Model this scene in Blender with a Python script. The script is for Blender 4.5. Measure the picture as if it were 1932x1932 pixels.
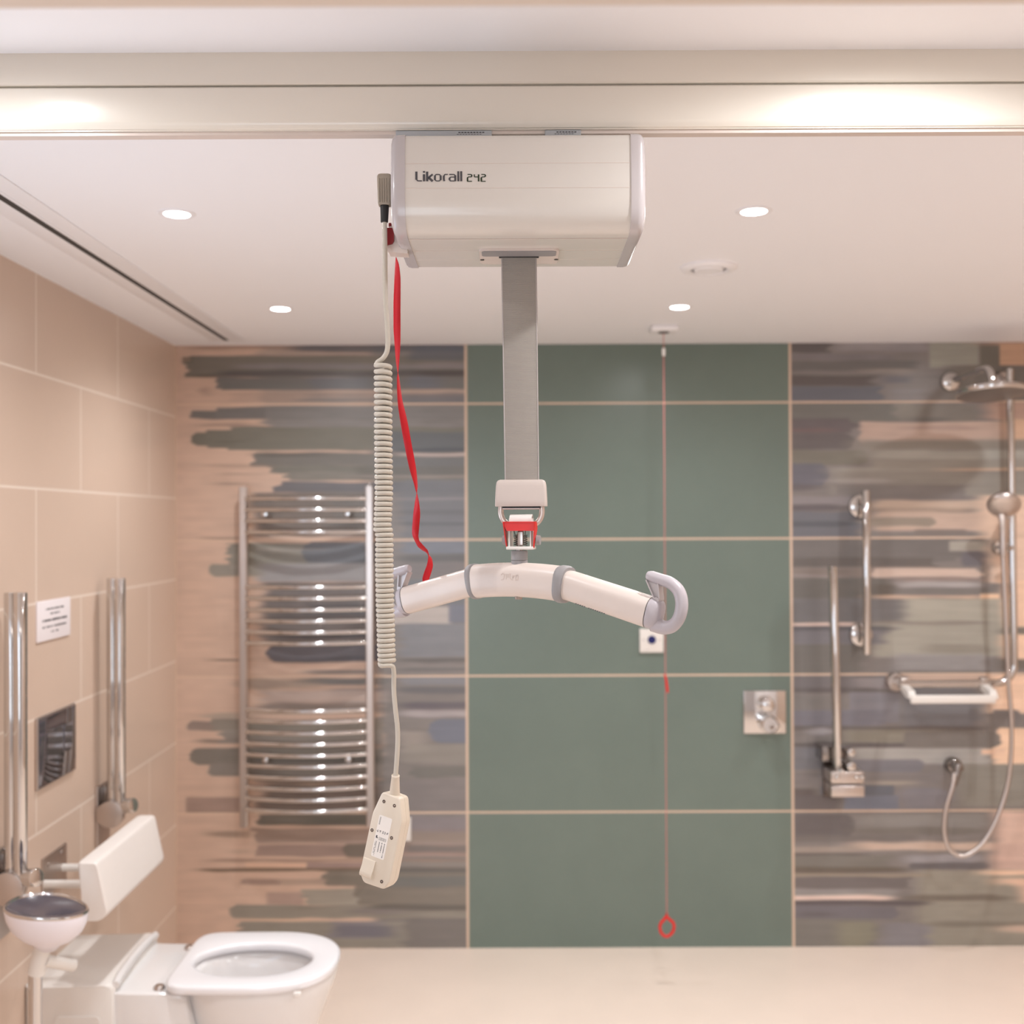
import bpy, bmesh, math, random
import numpy as np
from mathutils import Vector, Matrix

random.seed(4)
for o in list(bpy.data.objects):
    bpy.data.objects.remove(o, do_unlink=True)
SC = bpy.context.scene
COL = SC.collection
PI = math.pi

# ------------------------------------------------------------------ camera
F_PX, YAW, PIT, ROL = 2083.27, -.0008, .0089, -.0043
CAM = Vector((0, 0, 1.58))
FW = Vector((math.sin(YAW) * math.cos(PIT), math.cos(YAW) * math.cos(PIT), math.sin(PIT)))
RT0 = Vector((math.cos(YAW), -math.sin(YAW), 0))
UP0 = RT0.cross(FW)
RT = RT0 * math.cos(ROL) + UP0 * math.sin(ROL)
UP = -RT0 * math.sin(ROL) + UP0 * math.cos(ROL)
cd = bpy.data.cameras.new('camera')
cam = bpy.data.objects.new('camera', cd)
COL.objects.link(cam)
M = Matrix((RT, UP, -FW)).transposed().to_4x4()
M.translation = CAM
cam.matrix_world = M
cd.sensor_fit = 'HORIZONTAL'
cd.sensor_width = 24.0
cd.lens = F_PX / 1932 * 24.0
cd.clip_start = .02
cd.dof.use_dof = True
cd.dof.focus_distance = 1.58
cd.dof.aperture_fstop = 2.6
cd.dof.aperture_blades = 0
SC.camera = cam

# ------------------------------------------------------------------ world, daylight, exposure
SC.view_settings.view_transform = 'Standard'
SC.view_settings.look = 'None'
SC.view_settings.gamma = 1
SC.view_settings.use_curve_mapping = False
SC.view_settings.exposure = -.34
w = bpy.data.worlds.new('world')
SC.world = w
w.use_nodes = True
w.node_tree.nodes['Background'].inputs[0].default_value = (.75, .85, 1, 1)
w.node_tree.nodes['Background'].inputs[1].default_value = .6

DOWN_W = 22.0          # each ceiling downlight
DAY_W = 26.0          # daylight through the window behind the viewer


def area_light(name, loc, direction, sx, sy, energy, color):
    l = bpy.data.lights.new(name, 'AREA')
    l.shape = 'RECTANGLE'
    l.size = sx
    l.size_y = sy
    l.energy = energy
    l.color = color
    o = bpy.data.objects.new(name, l)
    o.location = loc
    o.rotation_euler = Vector(direction).to_track_quat('-Z', 'Y').to_euler()
    COL.objects.link(o)
    return o


area_light('window_daylight', (-.67, -1.44, 1.38), (.12, 1, .10), 1.1, 1.5, DAY_W, (.80, .90, 1.0))
area_light('added_side_fill', (-1.235, 1.72, 1.52), (1, .12, .42), .95, .8, 10.5, (.56, .77, 1.0))  # added cool light, aimed up to brighten the ceiling's left side
area_light('added_corridor_fill', (.9, -.5, 2.22), (0, .35, -1), .9, .5, 9.0, (1, .95, .90))  # unseen lamp added behind the camera to light soffit and front faces

# ------------------------------------------------------------------ helpers
W_L, W_R, W_B, W_F, CEIL = -1.2563, 2.29, 4.1092, .82, 2.2416


def srgb(r, g=None, b=None):
    if g is None:
        r, g, b = r
    f = lambda c: (c / 255 / 12.92) if c / 255 <= .04045 else ((c / 255 + .055) / 1.055) ** 2.4
    return (f(r), f(g), f(b), 1.0)


def link(nt, a, b):
    nt.links.new(a, b)


def mat(name, rgb, rough=.5, metal=0., var=.03, scale=30., bump=0., bscale=200., coat=0., spec=.5,
        stretch=(1, 1, 1), rvar=0., trans=0.):
    m = bpy.data.materials.new(name)
    m.use_nodes = True
    nt = m.node_tree
    p = nt.nodes['Principled BSDF']
    p.inputs['Roughness'].default_value = rough
    p.inputs['Metallic'].default_value = metal
    p.inputs['Coat Weight'].default_value = coat
    p.inputs['Coat Roughness'].default_value = .08
    p.inputs['Specular IOR Level'].default_value = spec
    p.inputs['Transmission Weight'].default_value = trans
    tc = nt.nodes.new('ShaderNodeTexCoord')
    mp = nt.nodes.new('ShaderNodeMapping')
    mp.inputs['Scale'].default_value = stretch
    link(nt, tc.outputs['Object'], mp.inputs['Vector'])
    nz = nt.nodes.new('ShaderNodeTexNoise')
    nz.inputs['Scale'].default_value = scale
    nz.inputs['Detail'].default_value = 4
    link(nt, mp.outputs[0], nz.inputs['Vector'])
    mx = nt.nodes.new('ShaderNodeMix')
    mx.data_type = 'RGBA'
    c = srgb(rgb)
    mx.inputs['A'].default_value = tuple(v * (1 - var) for v in c[:3]) + (1,)
    mx.inputs['B'].default_value = tuple(min(1, v * (1 + var)) for v in c[:3]) + (1,)
    link(nt, nz.outputs['Fac'], mx.inputs['Factor'])
    link(nt, mx.outputs['Result'], p.inputs['Base Color'])
    if bump > 0:
        n2 = nt.nodes.new('ShaderNodeTexNoise')
        n2.inputs['Scale'].default_value = bscale
        n2.inputs['Detail'].default_value = 3
        link(nt, mp.outputs[0], n2.inputs['Vector'])
        b = nt.nodes.new('ShaderNodeBump')
        b.inputs['Strength'].default_value = bump
        b.inputs['Distance'].default_value = .002
        link(nt, n2.outputs['Fac'], b.inputs['Height'])
        link(nt, b.outputs[0], p.inputs['Normal'])
    return m


def emis(name, rgb, strength):
    m = bpy.data.materials.new(name)
    m.use_nodes = True
    nt = m.node_tree
    nt.nodes.clear()
    e = nt.nodes.new('ShaderNodeEmission')
    e.inputs[0].default_value = (*rgb, 1)
    e.inputs[1].default_value = strength
    o = nt.nodes.new('ShaderNodeOutputMaterial')
    link(nt, e.outputs[0], o.inputs[0])
    return m


def mnode(nt, op, a, b=None, c=None):
    n = nt.nodes.new('ShaderNodeMath')
    n.operation = op
    for i, v in enumerate((a, b, c)):
        if v is None:
            continue
        if isinstance(v, (int, float)):
            n.inputs[i].default_value = v
        else:
            link(nt, v, n.inputs[i])
    return n.outputs[0]


# ------------------------------------------------------------------ mesh builder
ORG = {}


class MB:
    def __init__(s):
        s.bm = bmesh.new()

    def add(s, verts, faces):
        vs = [s.bm.verts.new(v) for v in verts]
        for f in faces:
            try:
                s.bm.faces.new([vs[i] for i in f])
            except ValueError:
                pass
        return vs

    def box(s, c, size, bev=0., rot=None, seg=3):
        c = Vector(c)
        t = bmesh.new()
        bmesh.ops.create_cube(t, size=1)
        for v in t.verts:
            v.co = Vector((v.co.x * size[0], v.co.y * size[1], v.co.z * size[2]))
        if bev > 0:
            bmesh.ops.bevel(t, geom=list(t.edges), offset=bev, segments=seg, affect='EDGES', profile=.5)
        for v in t.verts:
            v.co = (rot @ v.co if rot is not None else v.co) + c
        s.merge(t)
        return s

    def merge(s, t):
        me = bpy.data.meshes.new('tmp')
        t.to_mesh(me)
        t.free()
        s.bm.from_mesh(me)
        bpy.data.meshes.remove(me)

    def rings(s, rings, cap0=True, cap1=True, closed=True):
        """rings: list of equal-length vertex loops"""
        n = len(rings[0])
        vs = [[s.bm.verts.new(p) for p in r] for r in rings]
        for a, b in zip(vs[:-1], vs[1:]):
            for i in range(n if closed else n - 1):
                j = (i + 1) % n
                s.bm.faces.new((a[i], a[j], b[j], b[i]))
        if closed and cap0:
            s.bm.faces.new(list(reversed(vs[0])))
        if closed and cap1:
            s.bm.faces.new(vs[-1])
        return s

    def tube(s, path, r, seg=14, cap=True, radii=None, ref=None):
        path = [Vector(p) for p in path]
        n = len(path)
        T = []
        for i in range(n):
            a = path[max(i - 1, 0)]
            b = path[min(i + 1, n - 1)]
            T.append((b - a).normalized())
        up = Vector(ref) if ref else (Vector((0, 0, 1)) if abs(T[0].z) < .9 else Vector((1, 0, 0)))
        nrm = (up - T[0] * up.dot(T[0])).normalized()
        rr = []
        for i in range(n):
            nrm = (nrm - T[i] * nrm.dot(T[i])).normalized()
            bn = T[i].cross(nrm)
            rad = radii[i] if radii else r
            rr.append([path[i] + (nrm * math.cos(2 * PI * k / seg) + bn * math.sin(2 * PI * k / seg)) * rad
                       for k in range(seg)])
        s.rings(rr, cap, cap)
        return s

    def cyl(s, p0, p1, r, r1=None, seg=24, bev=0.):
        p0, p1 = Vector(p0), Vector(p1)
        r1 = r if r1 is None else r1
        if bev > 0:
            d = (p1 - p0).normalized()
            return s.tube([p0, p0 + d * bev * .3, p0 + d * bev, p1 - d * bev, p1 - d * bev * .3, p1], r, seg,
                          radii=[r - bev, r - bev * .3, r, r1, r1 - bev * .3, r1 - bev])
        return s.tube([p0, p1], r, seg, radii=[r, r1])

    def lathe(s, prof, origin=(0, 0, 0), axis='Z', seg=40, sx=1., sy=1.):
        """prof: (radius, height) list; axis direction of height"""
        o = Vector(origin)
        rr = []
        for r, h in prof:
            ring = []
            for k in range(seg):
                a = 2 * PI * k / seg
                x, y = r * math.cos(a) * sx, r * math.sin(a) * sy
                if axis == 'Z':
                    v = Vector((x, y, h))
                elif axis == 'Y':
                    v = Vector((x, h, -y))
                else:
                    v = Vector((h, x, y))
                ring.append(o + v)
            rr.append(ring)
        s.rings(rr, prof[0][0] > 1e-6 or True, True)
        return s

    def prism(s, poly, fn, t0, t1):
        """poly 2-D closed; fn(u,v,t)->Vector"""
        s.rings([[fn(u, v, t0) for u, v in poly], [fn(u, v, t1) for u, v in poly]])
        return s

    def strip(s, pts, width, fn, th):
        """flat ribbon stroke in 2-D with round-ish joins, extruded th"""
        P = [Vector((p[0], p[1])) for p in pts]
        n = len(P)
        L, R = [], []
        for i in range(n):
            d0 = (P[i] - P[i - 1]).normalized() if i > 0 else (P[1] - P[0]).normalized()
            d1 = (P[i + 1] - P[i]).normalized() if i < n - 1 else d0
            m = (d0 + d1)
            m = m.normalized() if m.length > 1e-6 else d0
            nn = Vector((-m.y, m.x))
            k = max(.5, abs(m.dot(d0)))
            L.append(P[i] + nn * width / 2 / k)
            R.append(P[i] - nn * width / 2 / k)
        for i in range(n - 1):
            q = [L[i], L[i + 1], R[i + 1], R[i]]
            s.rings([[fn(p.x, p.y, 0) for p in q], [fn(p.x, p.y, th) for p in q]])
        return s

    def build(s, name, material, parent=None, smooth=True, angle=38, sub=0, solid=0., label=None):
        bm = s.bm
        bmesh.ops.remove_doubles(bm, verts=bm.verts, dist=1e-6)
        bmesh.ops.recalc_face_normals(bm, faces=bm.faces)
        if smooth:
            for f in bm.faces:
                f.smooth = True
            ca = math.radians(angle)
            for e in bm.edges:
                if len(e.link_faces) == 2:
                    try:
                        e.smooth = e.calc_face_angle() < ca
                    except ValueError:
                        pass
        me = bpy.data.meshes.new(name)
        org = ORG.get(parent.name, Vector((0, 0, 0))) if parent is not None else Vector((0, 0, 0))
        for v_ in bm.verts:
            v_.co -= org
        bm.to_mesh(me)
        bm.free()
        o = bpy.data.objects.new(name, me)
        COL.objects.link(o)
        ORG[o.name] = org
        if material:
            me.materials.append(material)
        if parent is not None:
            o.parent = parent
        if sub:
            md = o.modifiers.new('sub', 'SUBSURF')
            md.levels = sub
            md.render_levels = sub
        if solid:
            md = o.modifiers.new('solid', 'SOLIDIFY')
            md.thickness = solid
            md.offset = 0
        if label:
            o['label'] = label
        return o


def thing(name, loc, label, cat, group=None):
    o = bpy.data.objects.new(name, None)
    o.empty_display_size = .05
    o.location = loc
    COL.objects.link(o)
    ORG[o.name] = Vector(loc)
    o['label'] = label
    o['category'] = cat
    if group:
        o['group'] = group
    return o


def tag(o, label, cat, group=None):
    o['label'] = label
    o['category'] = cat
    if group:
        o['group'] = group
    return o


def structure(o):
    o['kind'] = 'structure'
    return o


def copy_tree(src, dloc, label=None):
    r = src.copy()
    COL.objects.link(r)
    r.location = Vector(src.location) + Vector(dloc)
    if label:
        r['label'] = label

    def rec(a, b):
        for ch in list(a.children):
            c = ch.copy()
            COL.objects.link(c)
            c.parent = b
            rec(ch, c)
    rec(src, r)
    return r


def smooth_path(pts, k=6):
    """Catmull-Rom through points"""
    P = [Vector(p) for p in pts]
    P = [P[0] * 2 - P[1]] + P + [P[-1] * 2 - P[-2]]
    out = []
    for i in range(1, len(P) - 2):
        p0, p1, p2, p3 = P[i - 1:i + 3]
        for j in range(k):
            t = j / k
            out.append(.5 * ((2 * p1) + (p2 - p0) * t + (2 * p0 - 5 * p1 + 4 * p2 - p3) * t * t +
                             (-p0 + 3 * p1 - 3 * p2 + p3) * t ** 3))
    out.append(P[-2])
    return out


def rrect(w, h, r, n=6, cx=0, cy=0):
    out = []
    for (sx, sy, a0) in ((1, 1, 0), (-1, 1, 90), (-1, -1, 180), (1, -1, 270)):
        for k in range(n + 1):
            a = math.radians(a0 + 90 * k / n)
            out.append((cx + sx * (w / 2 - r) + r * math.cos(a), cy + sy * (h / 2 - r) + r * math.sin(a)))
    return out


# ------------------------------------------------------------------ materials
CHROME = mat('polished_chrome', (208, 205, 203), .06, 1., .02, 8)
CHROME_D = mat('darker_chrome', (150, 145, 142), .12, 1., .03, 8)
CHROME_S = mat('satin_chrome', (204, 195, 190), .3, 1., .03, 12)
BRUSHED = mat('brushed_steel', (200, 190, 184), .35, 1., .05, 60, stretch=(1, 1, .05))
WHITE_CER = mat('glazed_white_ceramic', (232, 228, 226), .12, 0, .01, 3, coat=.4)
WHITE_PLA = mat('white_plastic', (230, 224, 218), .35, 0, .02, 20)
CEILW = mat('ceiling_fitting_white', (246, 244, 246), .45, 0, .01, 20)
WHITE_PAD = mat('white_padded_vinyl', (234, 226, 220), .5, 0, .02, 40, bump=.03, bscale=300)
CREAM = mat('cream_gloss_paint', (218, 211, 203), .22, 0, .015, 6, coat=.25)
CREAM_M = mat('cream_powder_coat', (222, 208, 199), .32, 0, .02, 60, bump=.02, bscale=900)
RAILP = mat('cream_anodised_rail', (234, 226, 214), .27, 0, .012, 4, coat=.3, stretch=(.2, 1, 1))
CAPG = mat('warm_grey_cap_plastic', (192, 184, 184), .25, 0, .015, 10, coat=.3)
HOOKG = mat('grey_hook_plastic', (186, 178, 182), .38, 0, .02, 20)
RINGG = mat('mid_grey_rubber', (150, 146, 146), .5, 0, .03, 60)
CABLE = mat('beige_cable_sheath', (196, 186, 172), .33, 0, .03, 40)
PLUGK = mat('khaki_plug_plastic', (165, 152, 136), .5, 0, .06, 60, stretch=(1, 1, .1))
HAND = mat('beige_handset_plastic', (220, 206, 188), .38, 0, .02, 30, bump=.02, bscale=1200)
BLACK = mat('black_rubber', (28, 26, 26), .5, 0, .1, 40)
DARKT = mat('dark_grey_print', (72, 70, 74), .5, 0, .05, 30)
GREENT = mat('dark_green_print', (24, 44, 14), .5, 0, .05, 30)
REDW = mat('red_webbing', (200, 6, 28), .55, 0, .06, 90, bump=.08, bscale=1500)
REDP = mat('red_plastic', (214, 34, 30), .38, 0, .05, 60)
REDD = mat('dark_red_plastic', (126, 12, 20), .4, 0, .05, 60)
LABELW = mat('white_label_paper', (238, 230, 222), .45, 0, .01, 30)
METAL = mat('bare_steel', (176, 166, 160), .28, 1., .05, 50)
DARKM = mat('dark_steel', (92, 84, 80), .3, 1., .05, 50)
PEWTER = mat('plastic_silver_label', (176, 180, 184), .35, .2, .02, 30)
FLOORB = None


def strap_material():
    m = mat('grey_woven_strap', (158, 150, 142), .75, 0, .03, 50)
    nt = m.node_tree
    p = nt.nodes['Principled BSDF']
    tc = nt.nodes.new('ShaderNodeTexCoord')
    wv = nt.nodes.new('ShaderNodeTexWave')
    wv.bands_direction = 'Z'
    wv.inputs['Scale'].default_value = 190
    wv.inputs['Distortion'].default_value = .6
    link(nt, tc.outputs['Object'], wv.inputs['Vector'])
    b = nt.nodes.new('ShaderNodeBump')
    b.inputs['Strength'].default_value = .5
    b.inputs['Distance'].default_value = .0006
    link(nt, wv.outputs['Fac'], b.inputs['Height'])
    link(nt, b.outputs[0], p.inputs['Normal'])
    return m


STRAP = strap_material()


# ------------------------------------------------------------------ room shell
def tile_material(name, base, grout, zlines, tile_w=None, x_off=0., row_h=.303, z0=0., axis='Y', gw=.0045,
                  var=.05, rough=.32, scale=3.):
    """running-bond wall tiles drawn with object coordinates"""
    m = bpy.data.materials.new(name)
    m.use_nodes = True
    nt = m.node_tree
    p = nt.nodes['Principled BSDF']
    p.inputs['Roughness'].default_value = rough
    tc = nt.nodes.new('ShaderNodeTexCoord')
    sp = nt.nodes.new('ShaderNodeSeparateXYZ')
    link(nt, tc.outputs['Object'], sp.inputs[0])
    h = sp.outputs[axis]
    z = sp.outputs['Z']
    zz = mnode(nt, 'DIVIDE', mnode(nt, 'SUBTRACT', z, z0), row_h)
    row = mnode(nt, 'FLOOR', zz)
    fz = mnode(nt, 'SUBTRACT', zz, row)
    dz = mnode(nt, 'MULTIPLY', mnode(nt, 'MINIMUM', fz, mnode(nt, 'SUBTRACT', 1, fz)), row_h)
    par = mnode(nt, 'MODULO', mnode(nt, 'ADD', row, 40), 2)
    hh = mnode(nt, 'ADD', mnode(nt, 'DIVIDE', mnode(nt, 'SUBTRACT', h, x_off), tile_w), mnode(nt, 'MULTIPLY', par, .5))
    colm = mnode(nt, 'FLOOR', hh)
    fx = mnode(nt, 'SUBTRACT', hh, colm)
    dx = mnode(nt, 'MULTIPLY', mnode(nt, 'MINIMUM', fx, mnode(nt, 'SUBTRACT', 1, fx)), tile_w)
    d = mnode(nt, 'MINIMUM', dx, dz)
    g = nt.nodes.new('ShaderNodeMapRange')
    g.inputs['From Min'].default_value = gw * .5
    g.inputs['From Max'].default_value = gw * .9
    g.inputs['To Min'].default_value = 1
    g.inputs['To Max'].default_value = 0
    link(nt, d, g.inputs['Value'])
    nz = nt.nodes.new('ShaderNodeTexNoise')
    nz.inputs['Scale'].default_value = scale
    nz.inputs['Detail'].default_value = 6
    nz.inputs['Roughness'].default_value = .6
    cb = nt.nodes.new('ShaderNodeCombineXYZ')
    link(nt, mnode(nt, 'ADD', h, mnode(nt, 'MULTIPLY', row, 3.7)), cb.inputs[0])
    link(nt, mnode(nt, 'ADD', z, mnode(nt, 'MULTIPLY', colm, 1.9)), cb.inputs[1])
    link(nt, cb.outputs[0], nz.inputs['Vector'])
    mx = nt.nodes.new('ShaderNodeMix')
    mx.data_type = 'RGBA'
    c = srgb(base)
    mx.inputs['A'].default_value = tuple(v * (1 - var) for v in c[:3]) + (1,)
    mx.inputs['B'].default_value = tuple(v * (1 + var) for v in c[:3]) + (1,)
    link(nt, nz.outputs['Fac'], mx.inputs['Factor'])
    m2 = nt.nodes.new('ShaderNodeMix')
    m2.data_type = 'RGBA'
    link(nt, g.outputs[0], m2.inputs['Factor'])
    link(nt, mx.outputs['Result'], m2.inputs['A'])
    m2.inputs['B'].default_value = srgb(grout)
    link(nt, m2.outputs['Result'], p.inputs['Base Color'])
    b = nt.nodes.new('ShaderNodeBump')
    b.inputs['Strength'].default_value = .35
    b.inputs['Distance'].default_value = .0012
    link(nt, mnode(nt, 'SUBTRACT', 1, g.outputs[0]), b.inputs['Height'])
    link(nt, b.outputs[0], p.inputs['Normal'])
    return m


BEIGE = (214, 190, 172)
GROUT = (238, 222, 208)
# left wall courses: a course line at z = 1.58+.3963, verticals at y = 3.512 in that row
LW = tile_material('beige_wall_tiles', BEIGE, GROUT, None, .603, 3.512 - .3015 * 0, .303, 1.58 + .3963 - .303 * 6, 'Y')
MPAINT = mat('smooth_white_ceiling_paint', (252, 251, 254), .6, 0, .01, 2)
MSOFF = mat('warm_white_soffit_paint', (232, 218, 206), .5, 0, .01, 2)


def floor_material():
    m = mat('cream_vinyl_floor', (240, 222, 207), .32, 0, .05, 5., bump=.05, bscale=160)
    return m


FLOORB = floor_material()
b = MB(); b.box((.5, 1.35, -.03), (3.9, 5.8, .06)); structure(b.build('floor', FLOORB, smooth=False))
b = MB(); b.box((.5, 1.35, CEIL + .03), (3.9, 5.8, .06)); structure(b.build('ceiling', MPAINT, smooth=False))
b = MB(); b.box((W_L - .05, 1.35, CEIL / 2), (.1, 5.8, CEIL)); structure(b.build('wall_left', LW, smooth=False))
RWM = tile_material('beige_right_wall_tiles', BEIGE, GROUT, None, .603, 3.512, .303, 1.58 + .3963 - .303 * 6, 'Y')
b = MB(); b.box((W_R + .05, 1.35, CEIL / 2), (.1, 5.8, CEIL)); structure(b.build('wall_right', RWM, smooth=False))
# wall with the wide opening the photographer stands in, and its lowered soffit
b = MB()
b.box(((W_L - .95) / 2, .7, CEIL / 2), (-.95 - W_L, .24, CEIL))
b.box(((W_R + 1.2) / 2, .7, CEIL / 2), (W_R - 1.2, .24, CEIL))
structure(b.build('wall_front', MPAINT, smooth=False))
# soffit profile (y,z), rounded far lower edge
pr = [(.25, 1.95), (.78, 1.95)]
for k in range(1, 8):
    a = PI / 2 * k / 8
    pr.append((.78 + .04 * math.sin(a), 1.99 - .04 * math.cos(a)))
pr += [(.82, 1.99), (.82, CEIL), (.25, CEIL)]
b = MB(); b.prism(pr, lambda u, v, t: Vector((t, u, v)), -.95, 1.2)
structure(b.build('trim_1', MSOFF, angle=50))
# frame made up for the added cool side light, nearer than the view reaches
b = MB()
for (cy_, cz_, sy_, sz_) in ((1.72, 1.95, 1.06, .05), (1.72, 1.09, 1.06, .05), (1.215, 1.52, .05, .91), (2.225, 1.52, .05, .91)):
    b.box((W_L + .012, cy_, cz_), (.024, sy_, sz_), .003)
structure(b.build('side_fill_frame', CEILW))
# corridor end wall behind the viewer, with a window opening
b = MB()
b.box((W_L + .0, -1.5, CEIL / 2), (.25, .08, CEIL))
b.box((1.04, -1.5, CEIL / 2), (2.5, .08, CEIL))
b.box((-.67, -1.5, .3), (1.2, .08, .6))
b.box((-.67, -1.5, 2.2), (1.2, .08, .09))
structure(b.build('wall_back_corridor', MPAINT, smooth=False))

# ---- back wall: green centre tiles, brush-stroke tiles each side
GX0, GX1 = -.1735, 1.0344      # edges of the green panel
GZ = 1.58 + .4406              # top course line
GP = .5063
G_GAIN = 1.22


def px2w(px, py):
    """unit conversion of stroke coordinates measured on the wall (500 units per metre)"""
    s = 506.98
    dx = px - 966
    dy = py - 966
    return dx, dy


S_L = """
330 880 651 1787 185 150 126 1 n
690 880 651 1787 122 114 108 .95 b
470 880 651 770 132 122 114 .5 b
340 880 652 660 140 108 88 .5 t
535 880 651 664 86 86 90 .85 t
339 880 671 712 120 110 97 1 s
430 880 686 697 132 124 124 .6 t
342 364 673 684 92 88 74 .6 n
345 430 706 713 104 90 76 .9 t
395 880 699 711 82 75 73 .85 t
770 880 698 710 62 52 48 .7 t
392 880 712 735 113 107 101 1 s
410 880 722 736 112 108 102 1 s
570 700 712 735 106 107 116 .5 b
755 830 710 735 104 108 122 .5 b
755 880 652 680 86 89 96 .7 b
770 880 683 697 128 116 112 .6 t
355 395 731 748 130 100 86 .55 b
420 880 740 760 155 128 112 .4 b
560 700 744 748 130 118 110 .7 t
545 880 752 759 122 117 112 .8 t
590 880 735 742 172 142 122 .8 t
745 880 744 760 114 110 113 .75 b
480 880 766 850 128 121 115 1 b
354 520 775 791 112 106 100 1 r
400 880 769 791 116 110 105 1 s
500 880 768 790 124 118 113 1 n
358 480 799 806 140 114 98 .6 t
356 500 816 842 110 104 90 1 r
380 880 811 846 114 108 94 1 s
420 880 806 850 118 112 98 1 s
395 460 830 838 98 90 76 .6 t
465 880 855 880 118 111 102 1 s
497 880 878 893 120 114 102 1 s
525 880 890 908 126 118 106 1 s
465 620 854 862 98 90 82 .8 t
360 500 877 882 150 120 100 .5 t
390 500 893 897 150 120 100 .5 t
385 470 911 916 140 114 98 .6 t
510 880 910 930 104 101 103 .95 s
690 880 815 853 94 97 101 .8 b
740 880 846 854 74 76 80 .85 t
735 880 855 861 176 154 144 .9 t
690 880 863 900 110 108 106 .9 b
650 880 880 905 102 95 84 .6 b
640 880 897 902 148 134 122 .6 t
460 720 930 1012 126 112 102 1 b
600 720 930 1012 122 116 110 .7 b
735 880 905 1015 112 110 112 .9 b
735 880 940 944 138 128 126 .6 t
735 880 962 972 96 92 92 .6 t
735 880 985 992 86 84 86 .7 t
363 470 1013 1018 142 114 98 .7 t
520 700 1004 1010 160 134 120 .6 t
414 720 1026 1066 132 124 110 1 s
388 720 1064 1088 138 128 114 1 r
565 720 1022 1064 96 98 106 .8 r
470 600 1036 1039 160 146 136 .6 t
470 720 1064 1098 142 134 130 1 b
735 880 1020 1045 114 116 124 .9 b
735 880 1046 1062 88 84 82 .85 t
735 880 1064 1090 118 108 104 .9 b
735 880 1092 1140 108 108 110 .9 b
735 850 1145 1178 166 152 142 .85 n
735 880 1178 1240 122 120 122 .9 b
845 880 1140 1175 112 112 122 .9 n
475 720 1100 1215 122 110 104 1 b
560 720 1140 1160 96 92 92 .8 b
480 720 1160 1172 88 80 76 .7 t
500 720 1195 1205 76 72 74 .8 t
498 720 1216 1250 92 88 94 .95 r
540 720 1240 1247 70 66 70 .7 t
380 450 1243 1248 104 90 78 .9 t
735 880 1243 1249 92 84 80 .85 t
735 880 1261 1267 100 94 92 .8 t
555 720 1264 1273 116 108 104 .8 t
545 720 1280 1292 96 98 98 .85 t
430 600 1281 1300 140 122 106 .7 t
603 720 1298 1312 122 110 108 .8 t
475 720 1302 1326 172 148 134 .9 b
735 880 1277 1292 124 122 124 .9 b
735 880 1296 1308 96 92 94 .85 t
735 880 1325 1338 94 84 90 .85 t
735 880 1340 1352 156 142 140 .85 t
803 880 1356 1402 110 112 124 .9 r
735 800 1380 1420 150 136 124 .7 b
735 880 1405 1440 138 128 116 .7 b
760 880 1446 1466 112 106 98 .9 s
735 880 1470 1530 124 114 110 .9 b
366 470 1346 1357 150 134 118 .8 t
347 470 1361 1379 138 118 106 .95 r
390 720 1357 1380 134 122 108 1 s
402 720 1376 1398 138 126 114 1 s
354 470 1394 1402 130 112 98 .9 t
400 720 1396 1404 130 118 108 1 s
353 720 1411 1444 124 113 101 1 r
388 720 1440 1465 130 118 107 1 r
470 720 1326 1345 110 104 100 .7 t
470 720 1404 1411 88 80 74 .8 t
470 720 1425 1440 84 78 72 .7 t
470 720 1465 1480 84 74 66 .6 t
470 720 1480 1530 112 96 86 .9 b
349 470 1504 1534 154 124 108 1 n
470 720 1535 1557 116 105 92 1 s
560 720 1540 1555 96 90 78 .7 t
372 470 1567 1579 138 114 94 .75 t
460 880 1562 1576 140 114 98 .85 s
463 880 1575 1590 146 120 104 .95 s
470 880 1586 1592 162 134 118 .8 t
463 880 1594 1615 150 122 108 1 s
420 470 1600 1612 160 134 114 .6 t
370 880 1620 1625 146 116 98 .7 t
460 575 1627 1637 198 156 126 .8 n
575 700 1626 1637 150 122 112 .9 n
358 880 1637 1643 116 94 74 .9 t
440 530 1656 1668 152 122 106 .9 s
515 620 1657 1668 162 134 114 .9 s
500 570 1682 1705 164 134 118 1 n
560 880 1676 1706 148 136 120 1 s
600 690 1652 1662 130 112 92 .8 t
640 740 1590 1617 110 98 84 .85 r
600 880 1640 1670 122 112 98 .9 s
660 880 1662 1706 124 112 98 .9 s
428 880 1706 1731 136 125 110 1 r
440 600 1732 1736 188 152 122 .9 t
440 880 1737 1787 136 126 112 1 s
600 720 1737 1768 122 116 122 .7 b
700 880 1540 1570 128 116 118 .7 b
700 880 1568 1590 136 120 108 .7 b
740 880 1594 1608 102 98 94 .7 b
700 880 1625 1632 136 124 112 .7 t
690 880 1637 1645 92 86 82 .8 t
700 880 1652 1672 104 104 100 .7 b
680 880 1705 1716 92 82 74 .85 t
640 760 1712 1724 124 112 108 .7 t
620 740 1744 1766 108 102 112 .7 b
740 880 1730 1787 116 106 100 .8 b
"""
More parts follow.
